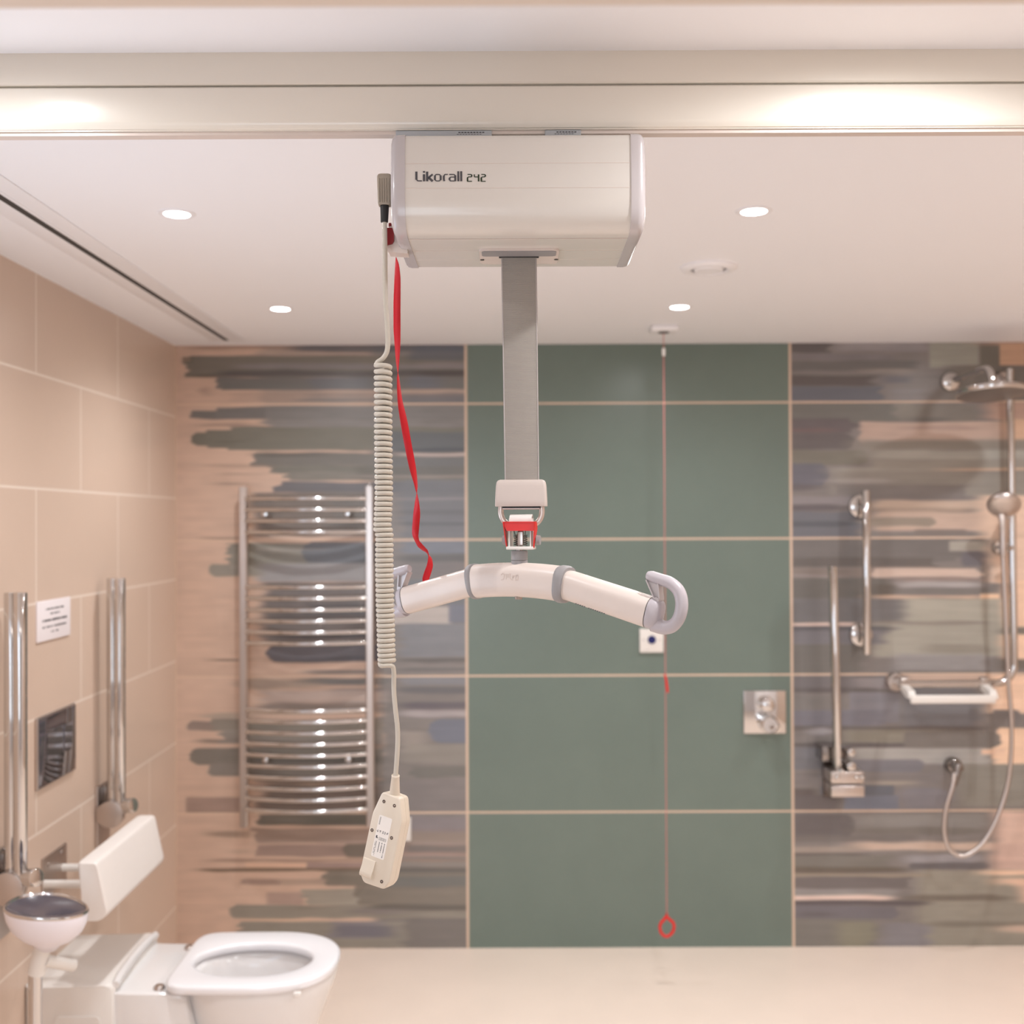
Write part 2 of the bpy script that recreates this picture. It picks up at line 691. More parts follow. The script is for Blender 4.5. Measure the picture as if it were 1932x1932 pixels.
S_R = """
1494 2130 640 1790 126 116 110 1 n
1494 1580 646 666 88 79 76 .9 s
1580 1770 646 662 142 132 130 .8 b
1494 1700 668 680 122 113 112 .9 b
1494 1750 681 700 104 97 92 .95 b
1630 1745 695 704 144 130 118 .8 t
1494 1672 708 729 86 76 72 .9 b
1660 1740 711 722 104 98 104 .8 b
1494 1676 730 757 99 99 106 .95 s
1676 1760 733 757 130 122 120 .8 b
1755 1850 646 695 146 140 124 .95 n
1850 2130 645 653 172 136 110 .9 t
1850 1905 652 704 112 102 88 .95 n
1888 2130 648 690 184 140 106 1 n
1780 2130 690 757 118 108 98 .95 b
1494 1701 760 797 112 107 99 1 s
1690 1750 762 792 136 128 112 .9 b
1700 1860 764 797 122 113 102 .8 b
1858 2130 758 792 168 132 112 1 b
1710 1810 788 795 96 90 86 .7 t
1494 1625 790 817 100 88 87 .95 s
1494 1600 809 816 114 90 86 .8 t
1618 2130 797 836 172 142 124 1 s
1700 1860 804 813 154 126 112 .7 t
1894 2130 790 830 194 152 118 .9 b
1494 1614 818 849 101 91 88 1 r
1612 2130 830 852 134 123 110 1 t
1494 1642 850 876 120 112 98 1 r
1636 2130 850 868 152 144 132 1 t
1640 2130 868 886 142 132 118 .9 b
1494 1569 876 916 104 100 107 1 r
1566 1800 882 895 146 136 124 .9 t
1775 2130 884 889 186 150 122 .9 t
1568 2130 890 935 138 128 116 .95 b
1494 1560 914 926 98 88 90 .9 t
1555 1700 904 912 152 140 134 .7 t
1570 1840 915 945 122 112 108 .8 s
1494 1640 938 954 134 123 122 .9 t
1494 1612 953 965 92 82 84 .9 t
1640 2130 945 960 178 150 128 .9 b
1640 1850 957 968 158 132 110 .8 t
1640 2130 967 1002 176 146 126 .95 b
1640 1768 977 993 136 122 106 .9 r
1845 2130 935 1014 196 162 136 1 b
1494 1640 966 1014 106 104 108 1 b
1494 1630 984 994 82 82 86 .85 t
1724 1828 1000 1011 126 112 104 .9 r
1494 1822 1017 1060 112 104 99 1 s
1494 1780 1052 1070 98 89 83 .95 s
1812 1864 1040 1070 106 99 102 1 r
1790 1862 1022 1040 154 144 130 .9 n
1860 2130 1014 1100 198 164 138 1 b
1494 1860 1071 1090 130 114 104 .9 b
1640 1862 1073 1089 184 156 138 .9 s
1690 1872 1090 1098 144 120 110 .8 t
1690 1866 1098 1110 156 146 142 .9 t
1494 1600 1085 1090 146 130 124 .7 t
1494 1702 1092 1130 105 98 91 1 b
1640 1705 1104 1126 94 84 74 .9 b
1700 1874 1109 1122 118 110 104 .9 t
1640 1872 1123 1130 182 148 122 .9 t
1848 1884 1121 1138 206 166 130 1 n
1494 1720 1129 1175 112 106 104 1 s
1494 1640 1175 1182 194 164 148 .95 t
1700 2130 1130 1175 154 145 129 1 b
1640 2130 1175 1240 150 141 126 1 b
1494 1704 1182 1191 88 84 88 .9 t
1494 1690 1190 1216 118 112 114 .95 b
1640 1872 1172 1179 130 118 106 .7 t
1740 1880 1217 1232 138 128 113 .9 b
1680 1880 1234 1264 142 134 130 .9 b
1890 2130 1096 1183 208 168 136 1 b
1880 2130 1184 1198 124 114 102 .95 b
1886 2130 1198 1245 208 168 136 1 b
1880 2130 1243 1264 114 102 90 .95 b
1494 1640 1216 1270 112 105 98 1 b
1494 1694 1276 1300 114 106 105 .95 b
1606 1705 1279 1300 140 129 127 .9 b
1494 1684 1299 1307 94 85 83 .9 t
1700 2130 1272 1286 184 152 130 .9 b
1860 2130 1274 1346 208 168 136 1 b
1600 1694 1306 1364 126 120 124 .95 n
1690 1860 1290 1372 116 112 114 .9 b
1866 1928 1338 1370 122 112 107 1 r
1494 1600 1310 1340 122 114 108 .8 b
1494 1680 1340 1370 118 112 118 .95 b
1494 1870 1370 1377 98 87 83 .9 t
1580 1850 1377 1401 132 122 106 1 b
1524 1584 1373 1386 152 142 142 .9 b
1494 1800 1401 1409 90 80 78 .9 t
1865 2130 1373 1462 208 168 134 1 r
1700 1888 1379 1411 120 110 102 1 r
1494 1600 1410 1452 118 114 116 1 b
1600 1884 1411 1442 152 144 136 1 b
1600 1742 1432 1456 118 113 117 .95 r
1848 1894 1413 1423 202 162 132 1 n
1494 1800 1458 1480 124 114 110 .95 b
1640 1740 1472 1481 152 137 120 .9 t
1494 1548 1488 1502 90 78 74 .9 b
1545 1684 1481 1500 95 96 104 .95 n
1588 1692 1500 1528 111 113 125 .95 n
1690 1802 1484 1528 125 118 121 .95 b
1494 1592 1500 1530 98 88 86 .95 b
1800 2130 1440 1522 134 126 114 1 b
1494 1612 1535 1580 100 91 89 1 r
1610 1872 1536 1566 131 123 116 1 b
1600 1862 1560 1573 114 104 95 .9 t
1494 1750 1574 1586 113 103 97 .9 b
1868 2130 1530 1592 190 154 134 1 b
1600 1900 1588 1603 178 150 130 1 t
1494 1640 1596 1608 150 132 118 .9 t
1494 1645 1607 1614 96 85 81 .95 t
1494 1700 1613 1640 120 112 102 1 b
1494 1722 1634 1646 98 84 70 .9 t
1700 1862 1611 1626 140 132 132 1 b
1710 1864 1626 1639 100 92 92 .95 r
1860 2130 1591 1640 184 148 130 1 b
1720 2130 1640 1786 140 130 114 1 b
1494 1762 1646 1653 148 130 108 .85 t
1494 1724 1653 1676 112 101 97 1 s
1850 2130 1639 1651 204 164 132 1 t
1875 2130 1654 1669 200 160 130 1 t
1915 2130 1665 1702 196 156 130 1 b
1494 1704 1675 1689 137 128 123 1 b
1494 1696 1688 1697 196 166 150 1 t
1494 1762 1697 1707 86 75 76 .95 t
1494 1692 1707 1731 112 104 107 1 r
1504 1584 1718 1728 98 88 88 .8 t
1700 1912 1687 1698 112 98 84 .9 t
1494 1664 1732 1786 120 112 103 1 b
1570 1662 1738 1786 132 124 102 .9 b
1660 1762 1738 1783 128 121 123 .9 b
1740 2130 1737 1747 118 107 93 .7 t
1880 2130 1744 1758 180 150 128 .9 t
"""  # stroke colours below shower head and soap rack include some of their shade


def vnoise(x, y, seed):
    """smooth value noise on arrays"""
    rs = np.random.RandomState(seed)
    T = rs.rand(256, 256)
    xi = np.floor(x).astype(int); yi = np.floor(y).astype(int)
    fx = x - xi; fy = y - yi
    fx = fx * fx * (3 - 2 * fx); fy = fy * fy * (3 - 2 * fy)
    g = lambda a, b_: T[a % 256, b_ % 256]
    return (g(xi, yi) * (1 - fx) * (1 - fy) + g(xi + 1, yi) * fx * (1 - fy) +
            g(xi, yi + 1) * (1 - fx) * fy + g(xi + 1, yi + 1) * fx * fy)


def ss(e0, e1, x):
    t = np.clip((x - e0) / (e1 - e0), 0, 1)
    return t * t * (3 - 2 * t)


def paint(table, U, V, flip, seed):
    """brush strokes: U,V stroke units (507 per metre); the free end of a stroke is its left (flip False) or right end"""
    Cc = np.zeros(U.shape + (3,))
    for i, ln in enumerate(table.strip().splitlines()):
        t = ln.split()
        x0, x1, y0, y1, r, g, b_, a = [float(q) for q in t[:8]]
        kind = t[8]
        c = np.array(srgb(r, g, b_)[:3])
        wob = (vnoise(U / 60 + 7 * i, V * 0 + i * 3.1, seed) - .5) * 3.5
        wob2 = (vnoise(U / 45 + 5 * i, V * 0 + i * 1.7 + 9, seed + 1) - .5) * 3.5
        h = y1 - y0
        mid = (y0 + y1) / 2
        q = np.abs(V - mid) / (h / 2 + .01)
        if kind == 'n':
            wob = wob * .3; wob2 = wob2 * .3
            endw = 0 * U; soft = 2.5; es = 1.5
        elif kind == 's':
            endw = (vnoise(V / 5.0 + 11 * i, U * 0 + i, seed + 2)) * 22; soft = 5; es = 1.5
        elif kind == 'r':
            endw = h * .9 * np.clip(q, 0, 1) ** 3 * .5 + vnoise(V / 4 + i, U * 0, seed) * 5; soft = 4; es = 1.5
        elif kind == 't':
            endw = 22 * np.clip(q, 0, 1) ** 2; soft = 40; es = max(1.2, h * .25)
        else:
            endw = (vnoise(V / 6.0 + 11 * i, U * 0 + i, seed + 2)) * 24; soft = 22; es = 2.5
        my = ss(y0 - es, y0 + es, V + wob) * (1 - ss(y1 - es, y1 + es, V + wob2))
        if flip:
            mxm = (1 - ss(x1 - soft, x1 + soft * .3, U + endw)) * ss(x0 - (2 if x0 < 1496 else soft), x0 + (2 if x0 < 1496 else soft), U - endw * (0 if x0 < 1496 else .4))
        else:
            mxm = ss(x0 - soft * .3, x0 + soft, U - endw) * (1 - ss(x1 - (2 if x1 > 876 else soft), x1 + (2 if x1 > 876 else soft), U))
        if x0 in (330, 1494) and y1 - y0 > 1000:
            mxm = 1; my = 1
        streak = .96 + .08 * vnoise(U / 90 + i, V / 2.6 + 3 * i, seed + 5) + .08 * (vnoise(U / 30, V / 9 + i, seed + 6) - .5)
        mk = (np.clip(my * mxm, 0, 1) * a)[..., None] if not np.isscalar(my) else np.full(U.shape + (1,), a)
        Cc = Cc * (1 - mk) + (c[None, None, :] * streak[..., None]) * mk
    return Cc


def back_wall():
    me = bpy.data.meshes.new('wall_back')
    V, Fc, MI = [], [], []
    cols = []

    def grid(xa, xb, nx, nz, table, flip, seed):
        xs = np.linspace(xa, xb, nx + 1)
        zs = np.linspace(0, CEIL, nz + 1)
        X, Z = np.meshgrid(xs, zs)
        # stroke units; V grows downwards
        U = 966 + X * 506.98 + 1.2
        Vv = 985.2 - (Z - 1.58) * 506.98 - X * 2.2
        rgb = paint(table, U, Vv, flip, seed)
        lum = (rgb @ np.array([.3, .5, .2]))[..., None]
        lift = np.where(lum < .17, lum + .3 * (.17 - lum), lum) / np.maximum(lum, 1e-4)
        rgb = np.clip((lum + (rgb - lum) * .8) * lift * np.array([G_GAIN * .95, G_GAIN * .99, G_GAIN * 1.03]) * (lum * lift / .2) ** .33, 0, 1)
        base = len(V)
        for z, x in zip(Z.ravel(), X.ravel()):
            V.append((x, W_B, z))
        cols.append(rgb.reshape(-1, 3))
        for j in range(nz):
            for i in range(nx):
                a = base + j * (nx + 1) + i
                Fc.append((a, a + 1, a + nx + 2, a + nx + 1))
                MI.append(1)

    grid(W_L, GX0, 135, 560, S_L, False, 3)
    grid(GX1, W_R, 155, 560, S_R, True, 8)
    base = len(V)
    V.extend([(GX0, W_B, 0), (GX1, W_B, 0), (GX1, W_B, CEIL), (GX0, W_B, CEIL)])
    Fc.append((base, base + 1, base + 2, base + 3)); MI.append(0)
    # body of the wall behind the tile face
    base2 = len(V)
    for y in (W_B + .0005, W_B + .1):
        V.extend([(W_L - .1, y, 0), (W_R + .1, y, 0), (W_R + .1, y, CEIL), (W_L - .1, y, CEIL)])
    q = base2
    for f in ((0, 1, 2, 3), (7, 6, 5, 4), (4, 5, 1, 0), (3, 2, 6, 7), (1, 5, 6, 2), (4, 0, 3, 7)):
        Fc.append(tuple(q + k for k in f)); MI.append(0)
    me.from_pydata(V, [], Fc)
    me.polygons.foreach_set('material_index', MI)
    at_ = me.color_attributes.new('tile_paint', 'FLOAT_COLOR', 'POINT')
    A = np.ones((len(V), 4), dtype=np.float32)
    allc = np.concatenate(cols)
    A[:len(allc), :3] = allc
    at_.data.foreach_set('color', A.ravel())
    me.update()
    o = bpy.data.objects.new('wall_back', me)
    COL.objects.link(o)
    o['kind'] = 'structure'

    def mk(name, painted):
        m = bpy.data.materials.new(name)
        m.use_nodes = True
        nt = m.node_tree
        p = nt.nodes['Principled BSDF']
        p.inputs['Roughness'].default_value = .3
        tc = nt.nodes.new('ShaderNodeTexCoord')
        sp = nt.nodes.new('ShaderNodeSeparateXYZ')
        link(nt, tc.outputs['Object'], sp.inputs[0])
        zz = mnode(nt, 'DIVIDE', mnode(nt, 'SUBTRACT', sp.outputs[2], GZ - GP * 6), GP)
        fz = mnode(nt, 'FRACT', zz)
        dz = mnode(nt, 'MULTIPLY', mnode(nt, 'MINIMUM', fz, mnode(nt, 'SUBTRACT', 1, fz)), GP)
        d = dz
        for xv in (GX0, GX1, W_L, GX1 + (GX1 - GX0)):
            d = mnode(nt, 'MINIMUM', d, mnode(nt, 'MULTIPLY', mnode(nt, 'ABSOLUTE', mnode(nt, 'SUBTRACT', sp.outputs[0], xv)), .75))
        g = nt.nodes.new('ShaderNodeMapRange')
        g.inputs['From Min'].default_value = .0024
        g.inputs['From Max'].default_value = .0042
        g.inputs['To Min'].default_value = 1
        g.inputs['To Max'].default_value = 0
        link(nt, d, g.inputs['Value'])
        nz = nt.nodes.new('ShaderNodeTexNoise')
        nz.inputs['Scale'].default_value = 5
        nz.inputs['Detail'].default_value = 8
        nz.inputs['Roughness'].default_value = .65
        link(nt, tc.outputs['Object'], nz.inputs['Vector'])
        m2 = nt.nodes.new('ShaderNodeMix')
        m2.data_type = 'RGBA'
        if painted:
            at = nt.nodes.new('ShaderNodeAttribute')
            at.attribute_name = 'tile_paint'
            hs = nt.nodes.new('ShaderNodeHueSaturation')
            link(nt, at.outputs['Color'], hs.inputs['Color'])
            link(nt, mnode(nt, 'ADD', .93, mnode(nt, 'MULTIPLY', nz.outputs['Fac'], .14)), hs.inputs['Value'])
            link(nt, hs.outputs[0], m2.inputs['A'])
        else:
            mx = nt.nodes.new('ShaderNodeMix')
            mx.data_type = 'RGBA'
            mx.inputs['A'].default_value = srgb(103, 116, 108)
            mx.inputs['B'].default_value = srgb(114, 127, 118)
            link(nt, nz.outputs['Fac'], mx.inputs['Factor'])
            link(nt, mx.outputs['Result'], m2.inputs['A'])
        link(nt, g.outputs[0], m2.inputs['Factor'])
        m2.inputs['B'].default_value = srgb(218, 190, 168)
        link(nt, m2.outputs['Result'], p.inputs['Base Color'])
        b = nt.nodes.new('ShaderNodeBump')
        b.inputs['Strength'].default_value = .3
        b.inputs['Distance'].default_value = .001
        link(nt, mnode(nt, 'SUBTRACT', 1, g.outputs[0]), b.inputs['Height'])
        link(nt, b.outputs[0], p.inputs['Normal'])
        return m
    me.materials.append(mk('green_stone_tiles', False))
    me.materials.append(mk('brush_stroke_tiles', True))
    return o


back_wall()

# ------------------------------------------------------------------ ceiling rail
rail = thing('ceiling_lift_rail', (.3, 1.573, CEIL), 'long cream hoist rail fixed along the white ceiling above the lift motor', 'rail')
XR0, XR1 = W_L, W_R
f = lambda u, v, t: Vector((t, u, v))
pr = [(1.546, CEIL), (1.546, 2.1985), (1.5475, 2.1965), (1.558, 2.1955), (1.612, 2.1955), (1.612, CEIL)]
b = MB(); b.prism(pr, f, XR0, XR1); b.build('upper_profile', RAILP, rail, angle=20)
pr = [(1.552, 2.1955), (1.549, 2.1935), (1.5465, 2.1915), (1.5462, 2.189), (1.5462, 2.145), (1.5475, 2.1395), (1.5505, 2.1355), (1.553, 2.1345),
      (1.553, 2.1335), (1.5605, 2.1335), (1.576, 2.1335), (1.584, 2.137), (1.612, 2.16), (1.612, 2.1955)]
b = MB(); b.prism(pr, f, XR0, XR1); b.build('lower_profile', RAILP, rail, angle=30)
pr = [(1.5565, 2.1335), (1.5565, 2.1285), (1.573, 2.1285), (1.573, 2.1335)]
b = MB(); b.prism(pr, f, XR0, XR1); b.build('running_lip', CREAM_M, rail, angle=20)

# ------------------------------------------------------------------ lift motor
mot = thing('lift_motor', (.01, 1.59, 2.10), 'cream ceiling lift motor with dark lettering hanging under the rail', 'hoist')


def body_profile(off=0.):
    P = [(1.700, 2.108), (1.508, 2.108)]
    c = (1.508, 2.096)
    for k in range(1, 6):
        a = PI / 2 * k / 6
        P.append((c[0] - .0155 * math.sin(a), c[1] + .012 * math.cos(a)))
    P += [(1.4925, 2.092), (1.4912, 2.080), (1.4905, 2.066), (1.4895, 2.052), (1.489, 2.040), (1.4888, 2.028), (1.4892, 2.017), (1.4905, 2.006), (1.493, 1.996),
          (1.4975, 1.9875), (1.504, 1.981), (1.513, 1.9770), (1.526, 1.9750), (1.56, 1.9740), (1.700, 1.9735)]
    if off:
        cy, cz = 1.595, 2.041
        P = [(cy + (y - cy) * (1 + off / .105), cz + (z - cz) * (1 + off / .067)) for y, z in P]
    return P


b = MB(); b.prism(body_profile(), f, -.144, .162); b.build('motor_cover', CREAM, mot, angle=28)
# thin joint lines pressed across the cover
b = MB()
for zz in (2.0655, 2.0315):
    y_ = 1.4904 if zz > 2.05 else 1.4888
    b.box((.009, y_ + .0004, zz), (.304, .0012, .0007))
for yy in (1.535, 1.60, 1.655):
    b.box((.009, yy, 1.9741), (.304, .0012, .0009))
b.build('cover_groove', CREAM_M, mot, smooth=False)
for sgn, xi, xo in ((-1, -.144, -.1645), (1, .162, .1825)):
    b = MB()
    rr = []
    for t, o_ in ((0, .0012), (.45, .0012), (.72, .0002), (.88, -.003), (.97, -.0075), (1., -.013)):
        x = xi + (xo - xi) * t
        rr.append([Vector((x, y, z)) for y, z in body_profile(o_)])
    b.rings(rr)
    b.build('end_cap', CAPG, mot, angle=40)

# lettering on the cover front
LET = {'dark': [(38, [(275, 345), (275, 515)]), (20, [(278, 500), (292, 530), (318, 537), (388, 537)]), (40, [(430, 400), (430, 545)]),
                (38, [(430, 335), (430, 368)]), (40, [(493, 345), (493, 545)]), (32, [(515, 476), (606, 402)]), (42, [(524, 470), (606, 545)]),
                (34, [(651, 425), (651, 520)]), (34, [(768, 425), (768, 520)]), (17, [(655, 435), (668, 410), (690, 405), (728, 405), (750, 410), (764, 435)]),
                (17, [(655, 510), (668, 534), (690, 539), (728, 539), (750, 534), (764, 510)]),
                (34, [(832, 430), (832, 505), (842, 543)]), (17, [(834, 440), (846, 412), (862, 405), (912, 405)]),
                (17, [(942, 405), (1030, 405), (1052, 412), (1064, 435)]), (34, [(1064, 425), (1064, 545)]), (15, [(1050, 459), (975, 459), (958, 466), (950, 480)]),
                (32, [(948, 474), (948, 520)]), (17, [(948, 512), (958, 534), (976, 539), (1050, 539)]),
                (36, [(1126, 340), (1126, 545)]), (36, [(1185, 340), (1185, 545)])],
       'green': [(14, [(1312, 405), (1380, 405), (1396, 412), (1402, 428)]), (22, [(1400, 418), (1396, 448)]), (14, [(1400, 440), (1386, 456), (1335, 456), (1318, 464), (1312, 478)]),
                 (26, [(1313, 470), (1313, 540)]), (14, [(1302, 546), (1403, 546)]),
                 (18, [(1455, 404), (1450, 440)]), (14, [(1448, 440), (1456, 456), (1530, 456)]), (26, [(1538, 404), (1538, 548)]),
                 (14, [(1592, 405), (1655, 405), (1672, 412), (1678, 428)]), (24, [(1676, 418), (1672, 448)]), (14, [(1676, 440), (1662, 456), (1615, 456), (1600, 464), (1592, 478)]),
                 (28, [(1593, 470), (1593, 540)]), (14, [(1582, 546), (1680, 546)])]}
LX = 1.49 / 2083.27


def letfn(u, v, t):
    px = 760 + u * .09317
    py = 290 + v * .09317
    x = (px - 966 + .0043 * (py - 966)) * LX + .0024
    z = 1.58 + (966 + 18.6 - py - .0043 * (px - 966) * -1 * -1) * LX
    y = 1.4908 if z > 2.051 else 1.4897
    y = float(np.interp(z, [2.028, 2.040, 2.052, 2.066, 2.080], [1.4888, 1.489, 1.4895, 1.4905, 1.4912]))
    return Vector((x, y - .0001 - t, z))


for key, m_ in (('dark', DARKT), ('green', GREENT)):
    b = MB()
    for wd, pts in LET[key]:
        b.strip(pts, wd * 1.12 + 2, letfn, .0003)
    b.build('lettering', m_, mot, smooth=False, label='dark grey printed word Likorall' if key == 'dark' else 'dark green printed number 242')
# strap outlet on the underside
b = MB()
b.prism(rrect(.116, .085, .01, 5, .0105, 1.628), lambda u, v, t: Vector((u, v, t)), 1.9745, 1.9705)
b.build('strap_outlet', CREAM_M, mot)
b = MB(); b.prism(rrect(.108, .03, .006, 4, .0105, 1.603), lambda u, v, t: Vector((u, v, t)), 1.9712, 1.9695); b.build('outlet_recess', RINGG, mot)
b = MB(); b.box((.0105, 1.6235, 1.9698), (.059, .006, .002), .0008); b.build('strap_slot', BLACK, mot)
b = MB()
for x_ in (-.044, .066):
    b = MB()
    b.cyl((x_, 1.64, 1.971), (x_, 1.64, 1.9695), .003, seg=12)
    b.build('screw', DARKM, mot)
# trolleys in the rail
for (x0, x1) in ((-.163, -.0275), (.0475, .0985)):
    b = MB()
    b.box(((x0 + x1) / 2, 1.568, 2.1285), (x1 - x0, .028, .009), .0008)
    b.box(((x0 + x1) / 2, 1.568, 2.1195), (x1 - x0 - .002, .024, .009))
    b.box(((x0 + x1) / 2, 1.58, 2.105), ((x1 - x0) * .4, .02, .018))
    tr = b.build('trolley', PEWTER, mot, angle=30, label='pale grey trolley plate')
    b = MB()
    n = 9 if x1 - x0 > .1 else 7
    xs_ = x1 - .012 if x1 - x0 > .1 else x1 - .008
    for k in range(n):
        b.box((xs_ - k * .0042, 1.5538, 2.1300), (.003, .0004, .0013))
        b.box((xs_ - .004 - k * .004, 1.5538, 2.1273), (.0028, .0004, .0006))
    b.build('printed_mark', DARKT, tr, smooth=False)

# emergency lowering lever on the left cap
b = MB()
b.prism([(-.1775, 1.969), (-.1815, 1.975), (-.1815, 2.000), (-.176, 2.0035), (-.176, 2.006), (-.1665, 2.006), (-.15, 1.985), (-.15, 1.967)],
        lambda u, v, t: Vector((u, t, v)), 1.585, 1.612)
b.build('lever_housing', CREAM_M, mot, angle=25)
b = MB()
b.prism([(-.1815, 1.9755), (-.1845, 1.981), (-.1845, 1.9985), (-.182, 2.0025), (-.1715, 2.0025), (-.169, 1.998), (-.169, 1.984), (-.1715, 1.980), (-.178, 1.9785)],
        lambda u, v, t: Vector((u, t, v)), 1.580, 1.588)
b.box((-.1755, 1.592, 2.009), (.004, .008, .006), .001)
b.build('emergency_lever', REDD, mot, angle=25, label='dark red lowering lever')

# lifting strap
b = MB()
n = 24
for k in range(1):
    rr = []
    for i in range(n + 1):
        t = i / n
        z = 1.970 + (1.636 - 1.970) * t
        xc = .0105 + (.0135 - .0105) * t
        ang = -.0 + .06 * t
        hw = .0262 - .0006 * t
        c_, s_ = math.cos(ang), math.sin(ang)
        ring = []
        for (u, v) in rrect(hw * 2, .0024, .0011, 2):
            ring.append(Vector((xc + u * c_, 1.6235 - u * s_ + v, z)))
        rr.append(ring)
    b.rings(rr)
st = b.build('lifting_strap', STRAP, mot, angle=60)
b = MB()
for sx in (-1, 1):
    b = MB()
    b.tube([(.0105 + sx * .0250, 1.6222 - sx * 0, 1.968), (.0135 + sx * .0243, 1.6222 - sx * .0016, 1.638)], .0005, 6)
    b.build('selvedge_stitching', CAPG, mot)

# strap end bracket
RZ = Matrix.Rotation(-.10, 3, 'Z')
BC = Vector((.0125, 1.6235, 0))


def br(u, v, z):
    return BC + RZ @ Vector((u, v, 0)) + Vector((0, 0, z))


b = MB()
rr = []
for z, hw, dp in ((1.6025, .0374, .013), (1.6035, .0378, .0135), (1.612, .0376, .0135), (1.632, .0366, .0128), (1.6375, .0357, .012),
                  (1.6405, .0340, .0105), (1.6418, .031, .008)):
    rr.append([br(u, v, z) for u, v in rrect(hw * 2, dp * 2, .0035, 4)])
b.rings(rr)
b.build('strap_bracket', mat('matte_greige_plastic', (202, 188, 180), .5, 0, .02, 60, bump=.02, bscale=900), mot, angle=50)
b = MB(); b.box(br(.001, -.001, 1.6015), (.056, .018, .002), .0004, RZ); b.build('bracket_slot', BLACK, mot)
b = MB()
pth = [(-.0300, 1.603), (-.0302, 1.592), (-.0270, 1.583), (-.0215, 1.5775), (-.0150, 1.5765), (0, 1.5762), (.0150, 1.5765), (.0215, 1.5775), (.0270, 1.583), (.0302, 1.592), (.0300, 1.603)]
b.tube(smooth_path([br(u, 0, z) for u, z in pth], 4),   .0042, 12)
b.tube([br(-.027, -.004, 1.5995), br(.027, -.004, 1.5995)], .0016, 8)
b.build('carrying_link', mat('brushed_link_metal', (205, 190, 182), .35, .8, .05, 50), mot, angle=60)

# ------------------------------------------------------------------ sling bar
TH = math.radians(35.8)
P0 = Vector((.0093, 1.62, 1.496))
SD = Vector((math.cos(TH), -math.sin(TH), 0))
ND = Vector((math.sin(TH), math.cos(TH), 0))
sb = thing('sling_bar', P0 + Vector((0, 0, .0)), 'arched cream sling bar with grey hooks hanging from the strap', 'sling bar')


def bp(s_, h, d=0.):
    return P0 + SD * s_ + Vector((0, 0, h)) + ND * d


def harc(s_):
    a = abs(s_)
    return -.70 * a * a - .001 if a < .085 else -.70 * .085 ** 2 - .001 - .25 * (a - .085)


def sect(s_, tall, deep, n=28, p_=2.7):
    h0 = harc(s_)
    e = .002
    sl = (harc(s_ + e) - harc(s_ - e)) / (2 * e)
    T = Vector((1, sl)).normalized()
    N = Vector((-T.y, T.x))
    out = []
    for k in range(n):
        a = 2 * PI * k / n
        c_, q = math.cos(a), math.sin(a)
        u = abs(c_) ** (2 / p_) * (1 if c_ >= 0 else -1) * deep / 2
        v = abs(q) ** (2 / p_) * (1 if q >= 0 else -1) * tall / 2
        out.append(bp(s_ + N.x * v, h0 + N.y * v, u))
    return out


b = MB()
b.rings([sect(s_, .0505, .041) for s_ in np.linspace(-.0765, .071, 17)])
b.build('centre_sleeve', CREAM_M, sb, angle=50)
for sg in (-1, 1):
    b = MB()
    s0, s1 = (.071, .0845) if sg > 0 else (-.0855, -.0765)
    ss_ = np.linspace(s0, s1, 6)
    b.rings([sect(q, .0505 + .0034 * k, .041 + .0034 * k) for q, k in zip(ss_, (0.3, 1, 1, 1, .8, .0))])
    b.build('end_ring', RINGG, sb, angle=45)
    b = MB()
    b.rings([sect(q * sg, .0425 + .001 * (q - .08) / .14, .034) for q in np.linspace(.078, .2175, 12)])
    arm = b.build('arm', CREAM_M, sb, angle=50)
    # hook
    b = MB()
    b.rings([sect(q * sg, hh, dd) for q, hh, dd in ((.2165, .0415, .033), (.2185, .0430, .0345), (.222, .0428, .034), (.2265, .0415, .031), (.2300, .0385, .027), (.2325, .033, .021), (.2340, .024, .012))])
    hk = [(.2225, -.0540), (.2367, -.0585), (.2500, -.0555), (.2600, -.0440), (.2640, -.0262), (.2600, -.0095), (.2480, .0010), (.2316, .0060), (.2130, .0110)]
    pts = smooth_path([bp(sg * a, h) for a, h in hk], 6)
    rad = list(np.interp(np.linspace(0, 1, len(pts)), [0, .12, .3, .55, .8, .97, 1], [.0115, .0095, .0086, .0086, .0082, .0076, .0055]))
    b.tube(pts, .008, 18, radii=rad, ref=ND)
    hook = b.build('hook', HOOKG, sb, angle=60)
    b = MB()
    b.prism([(213, 5), (231.5, -1), (233.5, -20), (225, -21)], lambda u, v, t: bp(sg * u / 1000, v / 1000, t), -.0022, .0022)
    b.strip([(213.5, 5), (226.5, -21.5)], 1.8, lambda u, v, t: bp(sg * u / 1000, v / 1000, -.0062 + t), .0124)
    b.strip([(231.5, 0), (233.6, -21.5)], 2.0, lambda u, v, t: bp(sg * u / 1000, v / 1000, -.0062 + t), .0124)
    b.tube([bp(sg * .2295, -.0220, -.0072), bp(sg * .2295, -.0220, .0072)], .0042, 12)
    b.build('gate', CAPG, sb, angle=40)

# dark seam between right arm and hook, small printed line, pin below the sleeve
for sg in (-1, 1):
    b = MB()
    b.rings([sect(q * sg, .0436, .0349) for q in (.2167, .2174)])
    b.build('seam', BLACK, sb, angle=50)
b = MB()
for i, q in enumerate(np.linspace(.104, .150, 14)):
    if i in (5,):
        continue
    h0 = harc(q)
    b.box(bp(q, h0 - .0206, -.0095), (.0021, .0006, .0011), 0, Matrix.Rotation(-TH, 3, 'Z'))
b.build('printed_mark', DARKT, sb, smooth=False)
b = MB()
b.cyl(bp(.001, harc(0) - .023, -.004), bp(.001, harc(0) - .0285, -.004), .0062, .0050, seg=20)
b.build('swivel_pin', METAL, sb, angle=40)
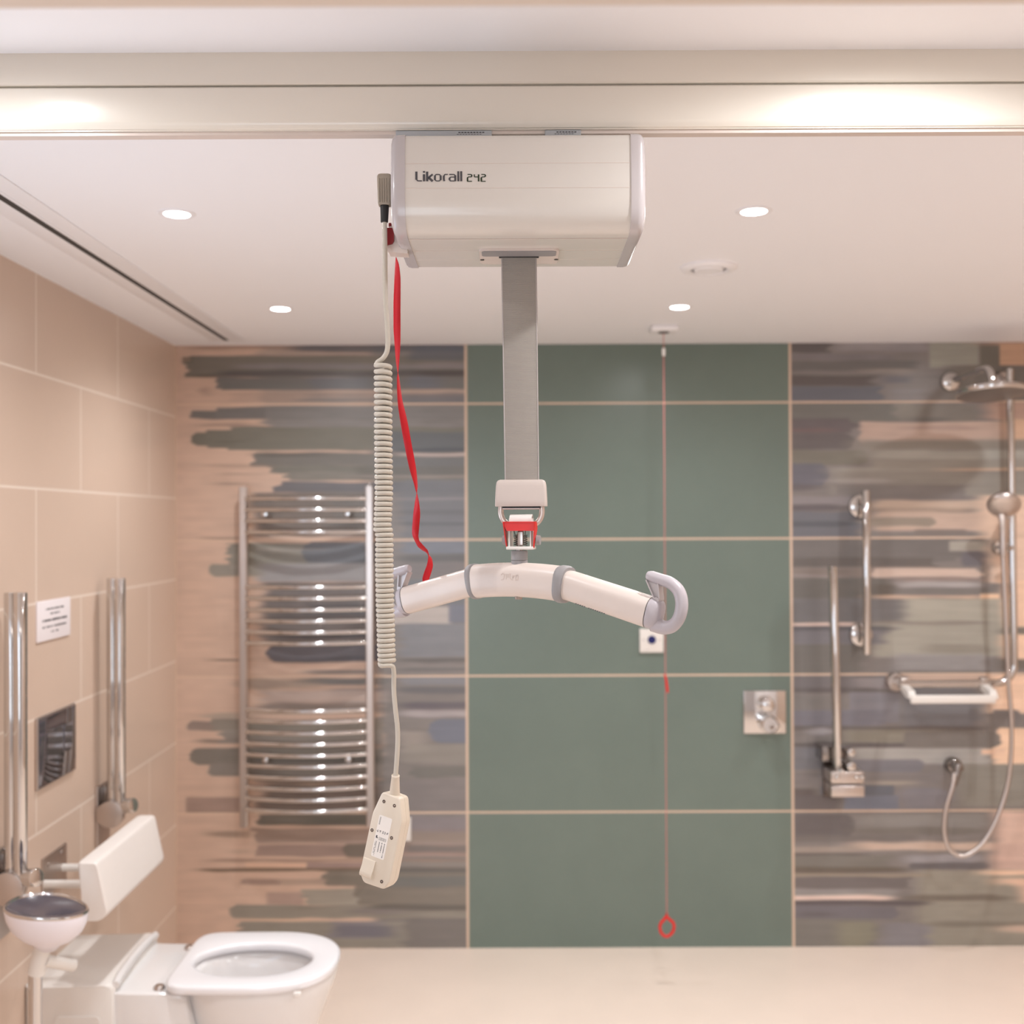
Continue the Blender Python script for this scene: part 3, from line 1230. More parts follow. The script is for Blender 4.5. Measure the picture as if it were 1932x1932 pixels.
# faint moulded word, seen from its back
GH = [[(-12, 6), (-8, 9), (-4, 6), (-6, -2), (-12, -4)], [(0, 8), (0, -2)], [(4, 8), (4, 1)], [(8, 9), (8, 2), (12, -3)], [(15, 6), (15, -4)], [(15, 1), (19, 6)],
      [(22, 6), (27, 6), (27, -3), (22, -3), (22, 6)]]
b = MB()
for g_ in GH:
    b.strip([(-22 + x * .95, y * .75 + 3) for x, y in g_], 1.5, lambda u, v, t: bp((u + 18) / 1000 * .82 - .006, harc(0) + v / 1000, -.02052 - t), .00012)
b.build('moulded_word', mat('darker_word_cream', (210, 192, 182), .4, 0, .02, 50), sb, smooth=False)  # slightly darker cream than the sleeve around it

# swivel stem
b = MB()
b.lathe([(.0112, 1.5235), (.0122, 1.5245), (.0122, 1.5365), (.0112, 1.5378), (.008, 1.538)], (P0.x, P0.y, 0), seg=28)
b.lathe([(.0118, 1.514), (.0122, 1.5150), (.0122, 1.5232), (.0115, 1.5236)], (P0.x, P0.y, 0), seg=28)
b.build('stem_collar', RINGG, sb, angle=40)
b = MB()
b.cyl((P0.x, P0.y, 1.537), (P0.x, P0.y, 1.562), .0046, seg=18)
b.build('stem_bolt', METAL, sb, angle=40)

# quick-release hook between bracket and bar (part of the bar)
QC = Vector((.0125, 1.617, 0))
RQ = Matrix.Rotation(-.22, 3, 'Z')


def qp(u, v, z):
    return QC + RQ @ Vector((u, v, 0)) + Vector((0, 0, z))


b = MB()
# white folded body: rounded top roll, two cheeks, base plate
roll = [(math.sin(a) * .0085, 1.5805 + math.cos(a) * .0105) for a in np.linspace(-PI * .62, PI * .62, 15)]
inner = [(math.sin(a) * .0066, 1.5805 + math.cos(a) * .0085) for a in np.linspace(PI * .62, -PI * .62, 15)]
b.prism(roll + inner, lambda u, v, t: qp(t, u, v), -.0165, .0165)
for sx in (-1, 1):
    b.prism([(-.0085, 1.585), (-.011, 1.571), (-.0125, 1.545), (-.0125, 1.5405), (.011, 1.5405), (.011, 1.571), (.0085, 1.585)],
            lambda u, v, t: qp(t, u, v), sx * .0150, sx * .0168)
b.build('latch_body', WHITE_PLA, sb, angle=45)
b = MB()
b.box(qp(.0, -.003, 1.5418), (.040, .024, .0045), .0012, RQ)
b.build('latch_base', WHITE_PLA, sb)
b = MB()
# red frame: top bar and two side arms
b.prism([(-.0245, 1.5795), (.0245, 1.5795), (.0225, 1.5668), (-.0185, 1.5668)], lambda u, v, t: qp(u, t, v), -.0165, -.0148)
b.box(qp(0, -.0118, 1.5795), (.048, .011, .0016), .0004, RQ)
for sx in (-1, 1):
    b.prism([(-.0195, 1.5795), (-.0110, 1.5420), (-.0075, 1.5420), (.004, 1.5700), (-.004, 1.5795)],
            lambda u, v, t: qp(sx * (t - (1.5795 - v) * .09), u, v), .0240, .0226)
b.build('red_latch', REDP, sb, angle=30, label='red spring latch')
b = MB()
b.tube([qp(-.028, 0, 1.5530), qp(-.0225, 0, 1.5530)], .0068, 18, radii=[.0068, .0074])
b.build('pivot_knob', RINGG, sb, angle=40)
b = MB()
b.tube([qp(.0225, 0, 1.5530), qp(.028, 0, 1.5530)], .0068, 18, radii=[.0074, .0068])
b.build('pivot_knob', RINGG, sb, angle=40)
b = MB()
b.box(qp(0, -.006, 1.5560), (.0090, .006, .0215), .0014, RQ)
b.build('latch_pawl', METAL, sb, angle=40)
for sx in (-1, 1):
    b = MB()
    for k in range(5):
        zc = 1.5455 + k * .0030
        b.tube([qp(sx * .0072 + .0026 * math.cos(a), -.006 + .0026 * math.sin(a), zc + .003 * a / (2 * PI)) for a in np.linspace(0, 2 * PI, 9)], .0006, 6)
    b.tube([qp(sx * .0072, -.009, 1.560), qp(sx * .0085, -.0125, 1.566), qp(sx * .0075, -.0150, 1.5730)], .0006, 6)
    b.build('latch_spring', DARKM, sb)

# ------------------------------------------------------------------ red emergency ribbon (part of the motor)
RB = [(747, 487, 2, 1.596), (749, 500, 8, 1.596), (750, 525, 12, 1.597), (749, 570, 13.5, 1.60), (749, 620, 13.5, 1.604), (750, 650, 11, 1.607), (750, 675, 8, 1.61), (750.5, 700, 3, 1.615),
      (751, 712, 2.2, 1.618), (752.5, 735, 5, 1.622), (755, 760, 8, 1.628), (762, 795, 12.5, 1.64), (770, 840, 14, 1.655), (778, 880, 12, 1.67), (784, 908, 6, 1.685), (786, 922, 2.5, 1.69),
      (787, 935, 3.5, 1.695), (787, 955, 10, 1.70), (786, 975, 13.5, 1.705), (784, 997, 14, 1.712), (783.5, 1010, 11.5, 1.715), (786, 1019, 8.0, 1.72), (794, 1031, 10, 1.728),
      (802, 1038, 8, 1.735), (806.5, 1044, 3.5, 1.74), (811, 1056, 7, 1.745), (811, 1068, 11, 1.75), (806, 1083, 13.5, 1.755), (803, 1093, 14, 1.758), (806, 1106, 13, 1.760), (808, 1120, 12, 1.760)]


def atY(px, py, Y):
    d = FW + RT * ((px - 966) / F_PX) - UP * ((py - 966) / F_PX)
    return CAM + d * (Y / d.y)


b = MB()
cp = [atY(x, y, Y) for x, y, w_, Y in RB]
wv = [w_ for x, y, w_, Y in RB]
ang = []
sgn = 1
prev = None
flips = [7.5, 15.5, 24.5]
rows = []
for i, (x, y, w_, Y) in enumerate(RB):
    WF = 14.2 * 1.6 / F_PX
    wr = w_ * Y / F_PX
    c_ = max(-1, min(1, wr / WF))
    si = math.sqrt(1 - c_ * c_)
    fl = sum(1 for q in flips if i > q)
    s_ = -1 if fl % 2 else 1
    a = min(i + 1, len(RB) - 1); bb = max(i - 1, 0)
    T = (cp[a] - cp[bb]).normalized()
    side = Vector((-T.z, 0, T.x)).normalized() if False else Vector((T.z, 0, -T.x)).normalized()
    depth = T.cross(side).normalized()
    d = side * (c_ * s_) + depth * si
    rows.append((cp[i], d, WF))
fine = []
for i in range(len(rows) - 1):
    for k in range(4):
        t = k / 4
        d = rows[i][1].lerp(rows[i + 1][1], t)
        if d.length < .2:
            d = rows[i][1]
        fine.append((rows[i][0].lerp(rows[i + 1][0], t), d.normalized(), WF))
fine.append(rows[-1])
cen = [f_[0] for f_ in fine]
cen = [cen[0]] + [(cen[i - 1] + cen[i] * 2 + cen[i + 1]) / 4 for i in range(1, len(cen) - 1)] + [cen[-1]]
b.rings([[c0 - f_[1] * f_[2] / 2, c0 + f_[1] * f_[2] / 2] for c0, f_ in zip(cen, fine)], closed=False)
b.build('emergency_ribbon', REDW, mot, angle=80, solid=.0008, label='long twisted red ribbon')

# ------------------------------------------------------------------ hand control
hc = thing('hand_control', (-.18, 1.56, 1.2), 'beige wired handset on a coiled cable, hanging left of the strap', 'remote control')
b = MB()
rr = []
for z, hw, hd in ((2.0285, .0086, .0075), (2.0305, .0092, .008), (2.045, .0096, .0084), (2.062, .0101, .0088), (2.0685, .0101, .0088), (2.0715, .0088, .0076), (2.0725, .007, .006)):
    ring = []
    for u, v in rrect(hw * 2, hd * 2, .0025, 4):
        ring.append(Vector((-.1795 + u + (z - 2.05) * -.0, 1.56 + v, z)))
    rr.append(ring)
b.rings(rr)
for k in range(5):
    b.box((-.1865 + k * .0033, 1.5510, 2.048), (.0016, .0014, .034), .0004)
b.box((-.168, 1.56, 2.05), (.007, .012, .03), .001)
b.build('plug', PLUGK, hc, angle=35)
b = MB()
b.cyl((-.1797, 1.56, 2.031), (-.1803, 1.56, 2.0048), .0064, .0053, seg=20, bev=.0006)
b.build('strain_relief', BLACK, hc, angle=40)
# straight run, coil, tail as one continuous cable
CR = .0099
cr_ = .0035
top = [(-.1800, 2.008), (-.1795, 1.96), (-.1790, 1.90), (-.1765, 1.855), (-.1758, 1.835), (-.1775, 1.8210), (-.1830, 1.8120), (-.1900, 1.8070), (-.1927, 1.8025)]
path = [Vector((x, 1.56, z)) for x, z in smooth_path([(x, z, 0) for x, z in top], 6) for _ in (0,)] if False else \
    [Vector((p.x, 1.56, p.y)) for p in smooth_path([(x, z, 0) for x, z in top], 6)]
b = MB()
b.tube(path, cr_, 12)
cord1 = b.build('straight_cable', CABLE, hc, angle=70)


def coil_x(z):
    zz = [1.38, 1.40, 1.43, 1.47, 1.53, 1.556, 1.566, 1.572, 1.585, 1.62, 1.70, 1.81]
    xx = [-.1785, -.1795, -.1800, -.1812, -.1820, -.1815, -.1820, -.1845, -.1838, -.1822, -.1828, -.1828]
    return float(np.interp(z, zz, xx))


zc = 1.803
cpts = []
th = PI
turns = 0
while zc > 1.3815:
    t = (1.803 - zc) / (1.803 - 1.3815)
    pitch = np.interp(t, [0, .15, .5, 1], [.0088, .0084, .00725, .0069])
    for k in range(16):
        a = PI + 2 * PI * k / 16
        cpts.append(Vector((coil_x(zc) + CR * math.cos(a), 1.56 + CR * math.sin(a), zc + float(np.interp(t, [0, .4, 1], [.0008, .0013, .0015])) * math.cos(a))))
        zc -= pitch / 16
b = MB()
b.tube(cpts, cr_, 10)
b.build('coiled_cable', CABLE, hc, angle=70)
tail = [(-.1886, 1.381), (-.1850, 1.3790), (-.1760, 1.3795), (-.1700, 1.3775), (-.1685, 1.369), (-.1688, 1.345), (-.1668, 1.318), (-.1640, 1.292), (-.1636, 1.270), (-.1650, 1.245), (-.1668, 1.2225)]
b = MB()
b.tube([Vector((p.x, 1.56 - float(np.interp(i, [0, 4, 8, 14, 34], [0, .0075, .0099, .0099, .002])), p.y)) for i, p in enumerate(smooth_path([(x, z, 0) for x, z in tail], 7))], .0034, 12)
b.build('cable_tail', CABLE, hc, angle=70)
# handset
HO = atY(738, 1500, 1.56)                      # top centre of the face
ax = Vector((-.213, 0, -.977))                 # down the handset
RYW = math.radians(-25)
ac = Vector((math.cos(RYW) * .977, math.sin(RYW), -.213 * .95)).normalized()
ac = (ac - ax * ac.dot(ax)).normalized()
dn = ax.cross(ac).normalized()
if dn.y < 0:
    dn = -dn
K = 1.56 / F_PX


def hp(u, v, t):
    """u across (px-like units), v down, t depth (m)"""
    return HO + ac * (u * K / .905) + ax * (v * K) + dn * t


OUT = [(-19, 0), (17, 0), (31, 42), (32, 158), (24, 173), (-18, 175), (-29, 160), (-29, 44)]


def roundpoly(P, r, n=4):
    out = []
    m_ = len(P)
    for i in range(m_):
        p0, p1, p2 = Vector(P[i - 1]), Vector(P[i]), Vector(P[(i + 1) % m_])
        a = (p0 - p1).normalized(); c_ = (p2 - p1).normalized()
        q0 = p1 + a * r; q2 = p1 + c_ * r
        for k in range(n + 1):
            t = k / n
            out.append(tuple((q0 * (1 - t) ** 2 + p1 * 2 * t * (1 - t) + q2 * t * t)))
    return out


def inset(P, d):
    cx = sum(p[0] for p in P) / len(P); cy = sum(p[1] for p in P) / len(P)
    hw = max(abs(p[0] - cx) for p in P); hh = max(abs(p[1] - cy) for p in P)
    return [(cx + (p[0] - cx) * (1 - d / hw), cy + (p[1] - cy) * (1 - d / hh)) for p in P]


RP = roundpoly(OUT, 6)
b = MB()
rr = []
for t, d in ((0, 3.2), (.0006, 1.4), (.0018, .3), (.0030, 0), (.0130, 0), (.0134, .7), (.0138, .7), (.0142, 0), (.0235, .3), (.0260, 1.6), (.0272, 3.8)):
    rr.append([hp(u, v, t) for u, v in inset(RP, d)])
b.rings(rr)
hs = b.build('casing', HAND, hc, angle=50)
b = MB()
E0 = Vector((-.1668, 1.558, 1.2235))
S0 = hp(-1, 4, .012)
b.tube([S0, S0.lerp(E0, .5), S0.lerp(E0, .93), E0, E0 + Vector((0, 0, .0001))], .006, 16, radii=[.0078, .0066, .0056, .0059, .0050])
b.build('cable_boot', HAND, hc, angle=40)
b = MB()
b.prism(roundpoly([(-13, 42), (13, 42), (13, 121), (-13, 121)], 3, 3), lambda u, v, t: hp(u - 1, v, -t), 0.0, .00015)
lab = b.build('sticker', LABELW, hc, smooth=False, label='white information sticker')
# sticker writing as rows running down the label
b = MB()
r2 = random.Random(5)


def mark(u, v, du, dv):
    b.prism([(u - du / 2, v - dv / 2), (u + du / 2, v - dv / 2), (u + du / 2, v + dv / 2), (u - du / 2, v + dv / 2)], lambda a, c_, t: hp(a - 1, c_, -t), .00012, .00026)


mark(-9.6, 83, 2.6, 4.6); mark(-8.4, 85, 3.4, 1.5)
for u, v in ((-2.4, 85), (2.4, 85), (7.4, 85)):
    for s_ in (-1, 1):
        mark(u + s_ * 2, v, .4, 5); mark(u, v + s_ * 2.4, 4, .4)
    mark(u, v, .6, 2.6)
for u, v in ((-10.2, 72), (-4.5, 72), (1, 72), (5, 72), (9.5, 72)):
    for k in range(3):
        mark(u + r2.uniform(-1.2, 1.2), v + r2.uniform(-1.8, 1.8), .6, 2.2)
        mark(u + r2.uniform(-1, 1), v + r2.uniform(-2, 2), 1.6, .5)
for u, v0, v1, th_ in ((8.6, 91, 118, 1.3), (3.4, 91, 110, 1.5), (-1.8, 91, 110, 1.3), (-7.8, 91, 118, .8), (-9.8, 91, 116, .8)):
    v = v0
    while v < v1:
        l = r2.uniform(.8, 1.8)
        if r2.random() > .18:
            mark(u, v + l / 2, th_, l * .75)
        v += l
for v0 in np.arange(46, 60, 1.5):
    mark(-9.5, v0, 2.2, .6)
b.build('printed_text', DARKT, lab, smooth=False)
for u, v in ((-10, 16), (11.5, 17), (-21, 75), (19, 76), (18, 160)):
    b = MB()
    c0 = hp(u - 1, v, -.0002)
    b.tube([c0 + dn * .0006, c0 - dn * .0001], .0024, 16)
    sc = b.build('screw', DARKM, hc, angle=40)
    b = MB()
    b.tube([c0 + dn * .0002, c0 - dn * .0006], .0013, 10, radii=[.0015, .0010])
    b.build('screw_socket', METAL, sc, angle=40)
# hanging clip on its back
b = MB()
cl = [(0.0, 128), (-.0010, 129), (-.0016, 133), (-.0026, 143), (-.0044, 152), (-.0048, 157), (-.0034, 161), (-.0010, 163), (.0006, 163.5), (.0006, 128)]
b.rings([[hp(u, v, t) for t, v in cl] for u in (-26, -25, -3, -2)])
b.build('belt_clip', HAND, hc, angle=40)

# ------------------------------------------------------------------ downlights
DISC = emis('lamp_glow', (1, .96, .92), 22.0)
DX = (-.7144, .5169, 1.748)
names = {(0, 1): 'round recessed spotlight at the left of the nearer pair visible behind the motor', (1, 1): 'round recessed spotlight nearest the ceiling vent, in front of it on the right',
         (0, 2): 'round recessed spotlight near the back wall above the towel radiator', (1, 2): 'round recessed spotlight close to the pull cord mount by the back wall'}
first = None
for j, y in enumerate((1.30, 2.3505, 3.40)):
    for i, x in enumerate(DX):
        if i == 2 and j == 0:
            pass
        lab_ = names.get((i, j))
        if lab_ is None:
            lab_ = {(0, 0): 'recessed spotlight between the rail and the soffit on the left', (1, 0): 'recessed spotlight between the rail and the soffit on the right',
                    (2, 0): 'recessed spotlight by the right wall nearest the soffit', (2, 1): 'recessed spotlight by the right wall in the middle row',
                    (2, 2): 'recessed spotlight in the shower corner by the right wall'}[(i, j)]
        if first is None:
            d0 = thing('downlight', (x, y, CEIL), lab_, 'downlight', 'recessed ceiling spotlights')
            b = MB()
            b.lathe([(.0275, CEIL - .0005), (.0285, CEIL - .0030), (.034, CEIL - .0034), (.0385, CEIL - .0022), (.0395, CEIL - .0002)], (x, y, 0), seg=36)
            b.build('trim_ring', CEILW, d0)
            b = MB()
            b.lathe([(.0, CEIL - .0034), (.026, CEIL - .0036), (.0272, CEIL - .0024)], (x, y, 0), seg=32)
            b.build('lamp_face', DISC, d0)
            first = d0
            r = d0
        else:
            r = copy_tree(first, (0, 0, 0), lab_)
            r.location = (x, y, CEIL)
        l = bpy.data.lights.new('downlight_bulb', 'SPOT')
        l.energy = DOWN_W * (1.0 if j else 1.15)
        l.color = (.96, .98, 1.0)
        l.spot_size = math.radians(152 if j else 178)
        l.spot_blend = 1.0
        l.shadow_soft_size = .022
        lo = bpy.data.objects.new('downlight_bulb', l)
        COL.objects.link(lo)
        lo.parent = r
        lo.location = (0, 0, -.008)

# ------------------------------------------------------------------ ceiling vent
v = thing('ceiling_vent', (.512, 2.8665, CEIL), 'round white extractor vent in the ceiling behind the motor', 'vent')
b = MB()
b.lathe([(.046, CEIL - .006), (.050, CEIL - .012), (.058, CEIL - .013), (.068, CEIL - .010), (.0735, CEIL - .004), (.0735, CEIL)], (.512, 2.8665, 0), seg=48)
b.build('vent_ring', CEILW, v)
b = MB()
b.lathe([(0, CEIL - .014), (.034, CEIL - .013), (.0385, CEIL - .009), (.036, CEIL - .004)], (.512, 2.8665, 0), seg=40)
b.build('vent_disc', CEILW, v)
b = MB()
for k in range(18):
    a = 2 * PI * k / 18
    b.box((.512 + .0425 * math.cos(a), 2.8665 + .0425 * math.sin(a), CEIL - .006), (.009, .002, .006), 0, Matrix.Rotation(a, 3, 'Z'))
b.build('vent_fin', RINGG, v)

# ------------------------------------------------------------------ slot diffuser in the ceiling
sd_ = thing('slot_diffuser', (-1.03, 2.5, CEIL), 'long white linear ceiling slot running beside the left tiled wall', 'vent')
b = MB()
for x0, x1 in ((-1.087, -1.0395), (-1.0215, -.966)):
    b.box(((x0 + x1) / 2, 2.50, CEIL - .0015), (x1 - x0, 2.96, .003), .0008)
b.build('slot_flange', CEILW, sd_)
b = MB(); b.box((-1.0305, 2.50, CEIL - .0014), (.018, 2.96, .0028)); b.build('slot_opening', mat('slot_dark', (52, 50, 50), .6, 0, .05, 20), sd_)
b = MB(); b.box((-1.012, 2.50, CEIL - .0035), (.005, 2.96, .002), .0006); b.build('slot_lip', CEILW, sd_)

# ------------------------------------------------------------------ towel radiator
tr = thing('towel_radiator', (-.77, 4.06, .45), 'tall chrome ladder towel radiator with curved bars on the brush-stroke tiles', 'radiator')
YP = 4.035
XL, XRr = -.985, -.524


def post(x, flip):
    b = MB()
    prf = [(0, .014), (0, -.010), (.004, -.014), (.024, -.014), (.028, -.010), (.028, .014)]
    prf = [((p[0] - .014), p[1]) for p in prf]
    b.rings([[Vector((x + u * (1 if not z_ in (.4735, 1.7125) else .9), YP + q, z_)) for u, q in prf] for z_ in (.4735, .476, 1.710, 1.7125)])
    return b.build('post', CHROME_S, tr, angle=40)


post(XL, 0)
post(XRr, 1)
by = [939.5, 960.5, 981.5, 1002.5, 1106, 1127, 1148.5, 1169.5, 1190.5, 1211, 1337, 1357.5, 1378.5, 1399.5, 1420.5, 1441, 1462, 1482.5, 1503, 1524]
BARM = CHROME
bar0 = None
for k, yv in enumerate(by):
    z = 1.58 + (985.2 - yv) / F_PX * (YP - .01)
    if bar0 is None:
        b = MB()
        pts = []
        for i in range(25):
            t = i / 24
            x = XL + .012 + (XRr - XL - .024) * t
            y = YP - .012 - .042 * (1 - (2 * t - 1) ** 2)
            pts.append((x, y, z))
        b.tube(pts, .0088, 16, ref=(0, 0, 1))
        bar0 = b.build('bar', BARM, tr, angle=60)
        z00 = z
    else:
        c = bar0.copy()
        COL.objects.link(c)
        c.parent = tr
        c.location = (0, 0, z - z00)
for px, py in ((499, 968), (655, 968), (499, 1430), (655, 1430)):
    x = (px - 966) / F_PX * 4.03
    z = 1.58 + (985 - py) / F_PX * 4.03
    b = MB()
    b.cyl((x, 4.022, z), (x, W_B - .0005, z), .009, seg=18)
    b.lathe([(.0, 4.008), (.010, 4.010), (.0135, 4.015), (.0135, 4.022), (.011, 4.026)], (x, 0, z), 'Y', seg=20)
    b.build('wall_bracket', CHROME, tr, angle=40)
b = MB()
b.cyl((XRr, YP, 1.7125), (XRr, YP, 1.722), .006, seg=14)
b.build('air_valve', CHROME, tr)

# ------------------------------------------------------------------ folded support rails by the toilet
def hinged_rail(name, yc, lab_, xw=W_L, scale=1.):
    t = thing(name, (xw, yc, .7), lab_, 'grab rail', 'folded hinged rails beside the toilet')
    b = MB()
    b.box((xw + .004, yc + .03, .68), (.008, .1, .22), .002)
    b.build('wall_plate', BRUSHED, t)
    for k, (dx_, dy_) in enumerate(((.045, 0), (.0695, -.007))):
        b = MB()
        b.cyl((xw + dx_, yc + dy_, .735), (xw + dx_, yc + dy_, 1.415), .0165, seg=24, bev=.002)
        b.build('upright_tube', CHROME, t, angle=40)
    b = MB()
    b.box((xw + .022, yc + .035, .755), (.036, .05, .06), .004)
    b.build('hinge_block', CHROME_D, t)
    b = MB()
    b.cyl((xw + .03, yc + .02, .720), (xw + .115, yc - .02, .735), .022, seg=26, bev=.003)
    b.build('hinge_barrel', CHROME, t, angle=40)
    b = MB()
    b.cyl((xw + .045, yc - .028, .708), (xw + .045, yc - .0, .708), .040, seg=30, bev=.002)
    b.build('pivot_disc', BRUSHED, t, angle=40)
    return t


hinged_rail('hinged_support_rail', 2.665, 'chrome support rail folded upright at the left, nearer the viewer than the wall notice')
hinged_rail('hinged_support_rail', 3.338, 'chrome support rail folded upright between the wall notice and the room corner')

# ------------------------------------------------------------------ notice and flush plate on the left wall
nt_ = thing('wall_notice', (W_L, 3.013, 1.32), 'small white printed notice on the left tiled wall', 'sign')
b = MB(); b.box((W_L + .0025, 3.0135, 1.3205), (.005, .216, .1075), .001); b.build('notice_board', mat('white_notice_card', (244, 236, 238), .4, 0, .01, 20), nt_)
b = MB()
r3 = random.Random(8)
for z_, y0, y1, th_ in ((1.3505, 2.955, 3.072, .005), (1.3375, 2.985, 3.042, .005), (1.3205, 2.935, 3.092, .0065), (1.3030, 2.935, 3.092, .005), (1.2885, 2.99, 3.037, .005)):
    y_ = y0
    while y_ < y1:
        l_ = r3.uniform(.003, .006)
        if r3.random() > .12:
            b.box((W_L + .0052, y_ + l_ / 2, z_), (.0004, l_ * .7, th_ * r3.uniform(.7, 1)))
        y_ += l_
b.build('notice_print', DARKT, nt_, smooth=False)
fp = thing('flush_plate', (W_L, 3.025, .975), 'square mirror-finish chrome flush plate on the left tiled wall', 'flush plate')
b = MB(); b.box((W_L + .004, 3.0245, .9745), (.008, .252, .190), .002); b.build('plate_body', CHROME_S, fp)
b = MB(); b.box((W_L + .0085, 3.0245, .9745), (.003, .244, .182), .001); b.build('mirror_face', mat('dark_mirror_chrome', (150, 150, 158), .05, 1., .03, 3), fp)
b = MB()
b.prism(rrect(.10, .075, .012, 5, 3.0, .985), lambda u, v_, t: Vector((t, u, v_)), W_L + .010, W_L + .0125)
BUT = mat('button_mirror_chrome', (170, 168, 174), .06, 1., .03, 3)
b.build('flush_button', BUT, fp)
b = MB()
b.prism(rrect(.055, .075, .012, 5, 3.09, .985), lambda u, v_, t: Vector((t, u, v_)), W_L + .010, W_L + .0125)
b.build('flush_button', BUT, fp)

# ------------------------------------------------------------------ toilet back support
bs = thing('back_support', (W_L, 3.015, .62), 'white padded back support on a wall bracket above the toilet', 'backrest')
b = MB()
b.box((W_L + .003, 3.015, .637), (.006, .155, .105), .001)
b.build('wall_plate', BRUSHED, bs)
for y_, z_ in ((2.97, .665), (3.06, .672)):
    b = MB()
    b.tube([(W_L + .0055, y_, z_), (W_L + .009, y_, z_)], .006, 12)
    b.build('screw', METAL, bs)
for y_, z_ in ((2.945, .622), (3.065, .628)):
    b = MB(); b.cyl((W_L + .006, y_, z_), (-1.09, y_, z_), .0105, seg=18); b.build('support_tube', WHITE_PLA, bs, angle=40)
b = MB()
# pad: section in x-z leaning back, swept along y with rounded corners
rr = []
for y_, e_ in ((2.785, .010), (2.790, .004), (2.800, 0), (2.9, 0), (3.015, 0), (3.13, 0), (3.225, 0), (3.237, .004), (3.243, .012)):
    ring = []
    for u, v_ in roundpoly([(-1.103, .728), (-1.052, .728), (-1.022, .598), (-1.045, .577), (-1.095, .577), (-1.088, .60)], .010, 4):
        cx, cz = -1.06, .65
        ring.append(Vector((cx + (u - cx) * (1 - e_ * 12), y_, cz + (v_ - cz) * (1 - e_ * 5))))
    rr.append(ring)
b.rings(rr)
b.build('pad', WHITE_PAD, bs, angle=60)
b = MB(); b.box((-1.112, 2.84, .575), (.05, .05, .016), .005); b.build('pad_foot', WHITE_PLA, bs)

# ------------------------------------------------------------------ toilet
to = thing('toilet', (-.9, 3.015, 0), 'white wall-side toilet with open seat ring and boxy rear housing', 'toilet')
# rear housing (x from the wall to -1.04), curved ridge, lower deck
def yslab(poly, y0, y1, bev, name, m_, ang=40):
    b = MB()
    rr = []
    for y_, e_ in ((y0, 1.), (y0 + bev * .3, .35), (y0 + bev, 0), (y1 - bev, 0), (y1 - bev * .3, .35), (y1, 1.)):
        cx = sum(p[0] for p in poly) / len(poly); cz = sum(p[1] for p in poly) / len(poly)
        hw = max(abs(p[0] - cx) for p in poly); hh = max(abs(p[1] - cz) for p in poly)
        rr.append([Vector((cx + (p[0] - cx) * (1 - bev * e_ / hw), y_, cz + (p[1] - cz) * (1 - bev * e_ / hh))) for p in poly])
    b.rings(rr)
    return b.build(name, m_, to, angle=ang)


yslab([(W_L, .0), (W_L, .396), (-1.075, .400), (-1.050, .402), (-1.036, .398), (-1.028, .388), (-1.022, .0)], 2.835, 3.195, .012, 'housing', WHITE_PLA)
yslab([(-1.06, .06), (-1.06, .380), (-1.015, .375), (-.86, .372), (-.845, .36), (-.80, .06)], 2.845, 3.185, .010, 'rear_deck', WHITE_CER)
b = MB()
b.tube(smooth_path([(-1.028, 2.850, .392), (-1.032, 2.90, .399), (-1.036, 3.015, .402), (-1.036, 3.13, .401), (-1.034, 3.185, .395)], 6), .011, 14)
b.build('deck_ridge', WHITE_CER, to, angle=60)
b = MB()
b.prism(rrect(.115, .26, .014, 5, -1.118, .19), lambda u, v_, t: Vector((u, t, v_)), 2.8352, 2.830)
b.build('service_panel', WHITE_PLA, to, angle=30)
# bowl: stacked superellipse rings, hollow
def ell(cx, cy, ax_, ay_, z_, n=48, sq=2.3, tail=0.):
    out = []
    for k in range(n):
        a = 2 * PI * k / n
        c_, q = math.cos(a), math.sin(a)
        x = abs(c_) ** (2 / sq) * (1 if c_ >= 0 else -1) * ax_
        y = abs(q) ** (2 / sq) * (1 if q >= 0 else -1) * ay_
        if c_ < 0:
            y *= 1 + tail * (-c_)
        out.append(Vector((cx + x, cy + y, z_)))
    return out


b = MB()
rings_ = [(-.72, .12, .09, 0.0), (-.72, .125, .095, .03), (-.71, .135, .105, .12), (-.70, .165, .135, .22), (-.695, .19, .163, .30), (-.69, .203, .176, .345), (-.69, .208, .181, .368), (-.69, .206, .179, .376),
          (-.69, .165, .130, .377), (-.695, .150, .115, .365), (-.70, .140, .105, .33), (-.71, .115, .085, .27), (-.72, .07, .055, .22), (-.73, .02, .02, .205)]
b.rings([ell(cx, 3.005, a, c_, z_) for cx, a, c_, z_ in rings_])
b.build('bowl', WHITE_CER, to, angle=60)
b = MB(); b.rings([ell(-.715, 3.005, .10, .075, .255), ell(-.715, 3.005, .10, .075, .2552)]); b.build('bowl_water', mat('bowl_water_film', (206, 200, 204), .04, 0, .02, 5, spec=.8), to)
# seat ring
b = MB()
OX, IX = (-.69, .2125, .192), (-.705, .158, .113)
def seat_ring(grow, z_):
    o_ = ell(OX[0], 3.003, OX[1] + grow, OX[2] + grow, z_, 64, 2.35, 0)
    o2 = ell(OX[0], 3.003, OX[1] + grow, OX[2] + grow, z_, 64, 7.0, 0)
    o_ = [q.lerp(q2, min(1, max(0, (OX[0] + .02 - q.x) / .10))) for q, q2 in zip(o_, o2)]
    i_ = ell(IX[0], 2.992, IX[1] - grow, IX[2] - grow, z_, 64, 2.1, 0)
    return o_, i_
zs_ = [(.380, -.004), (.383, 0), (.397, .001), (.402, -.003), (.4035, -.010)]
outer = [seat_ring(g, z_)[0] for z_, g in zs_]
inner_ = [seat_ring(g, z_)[1] for z_, g in reversed(zs_)]
allr = outer + inner_
b.rings(allr + [allr[0]], False, False)
b.build('seat', mat('white_seat_plastic', (238, 236, 238), .22, 0, .005, 5, coat=.3), to, angle=50)
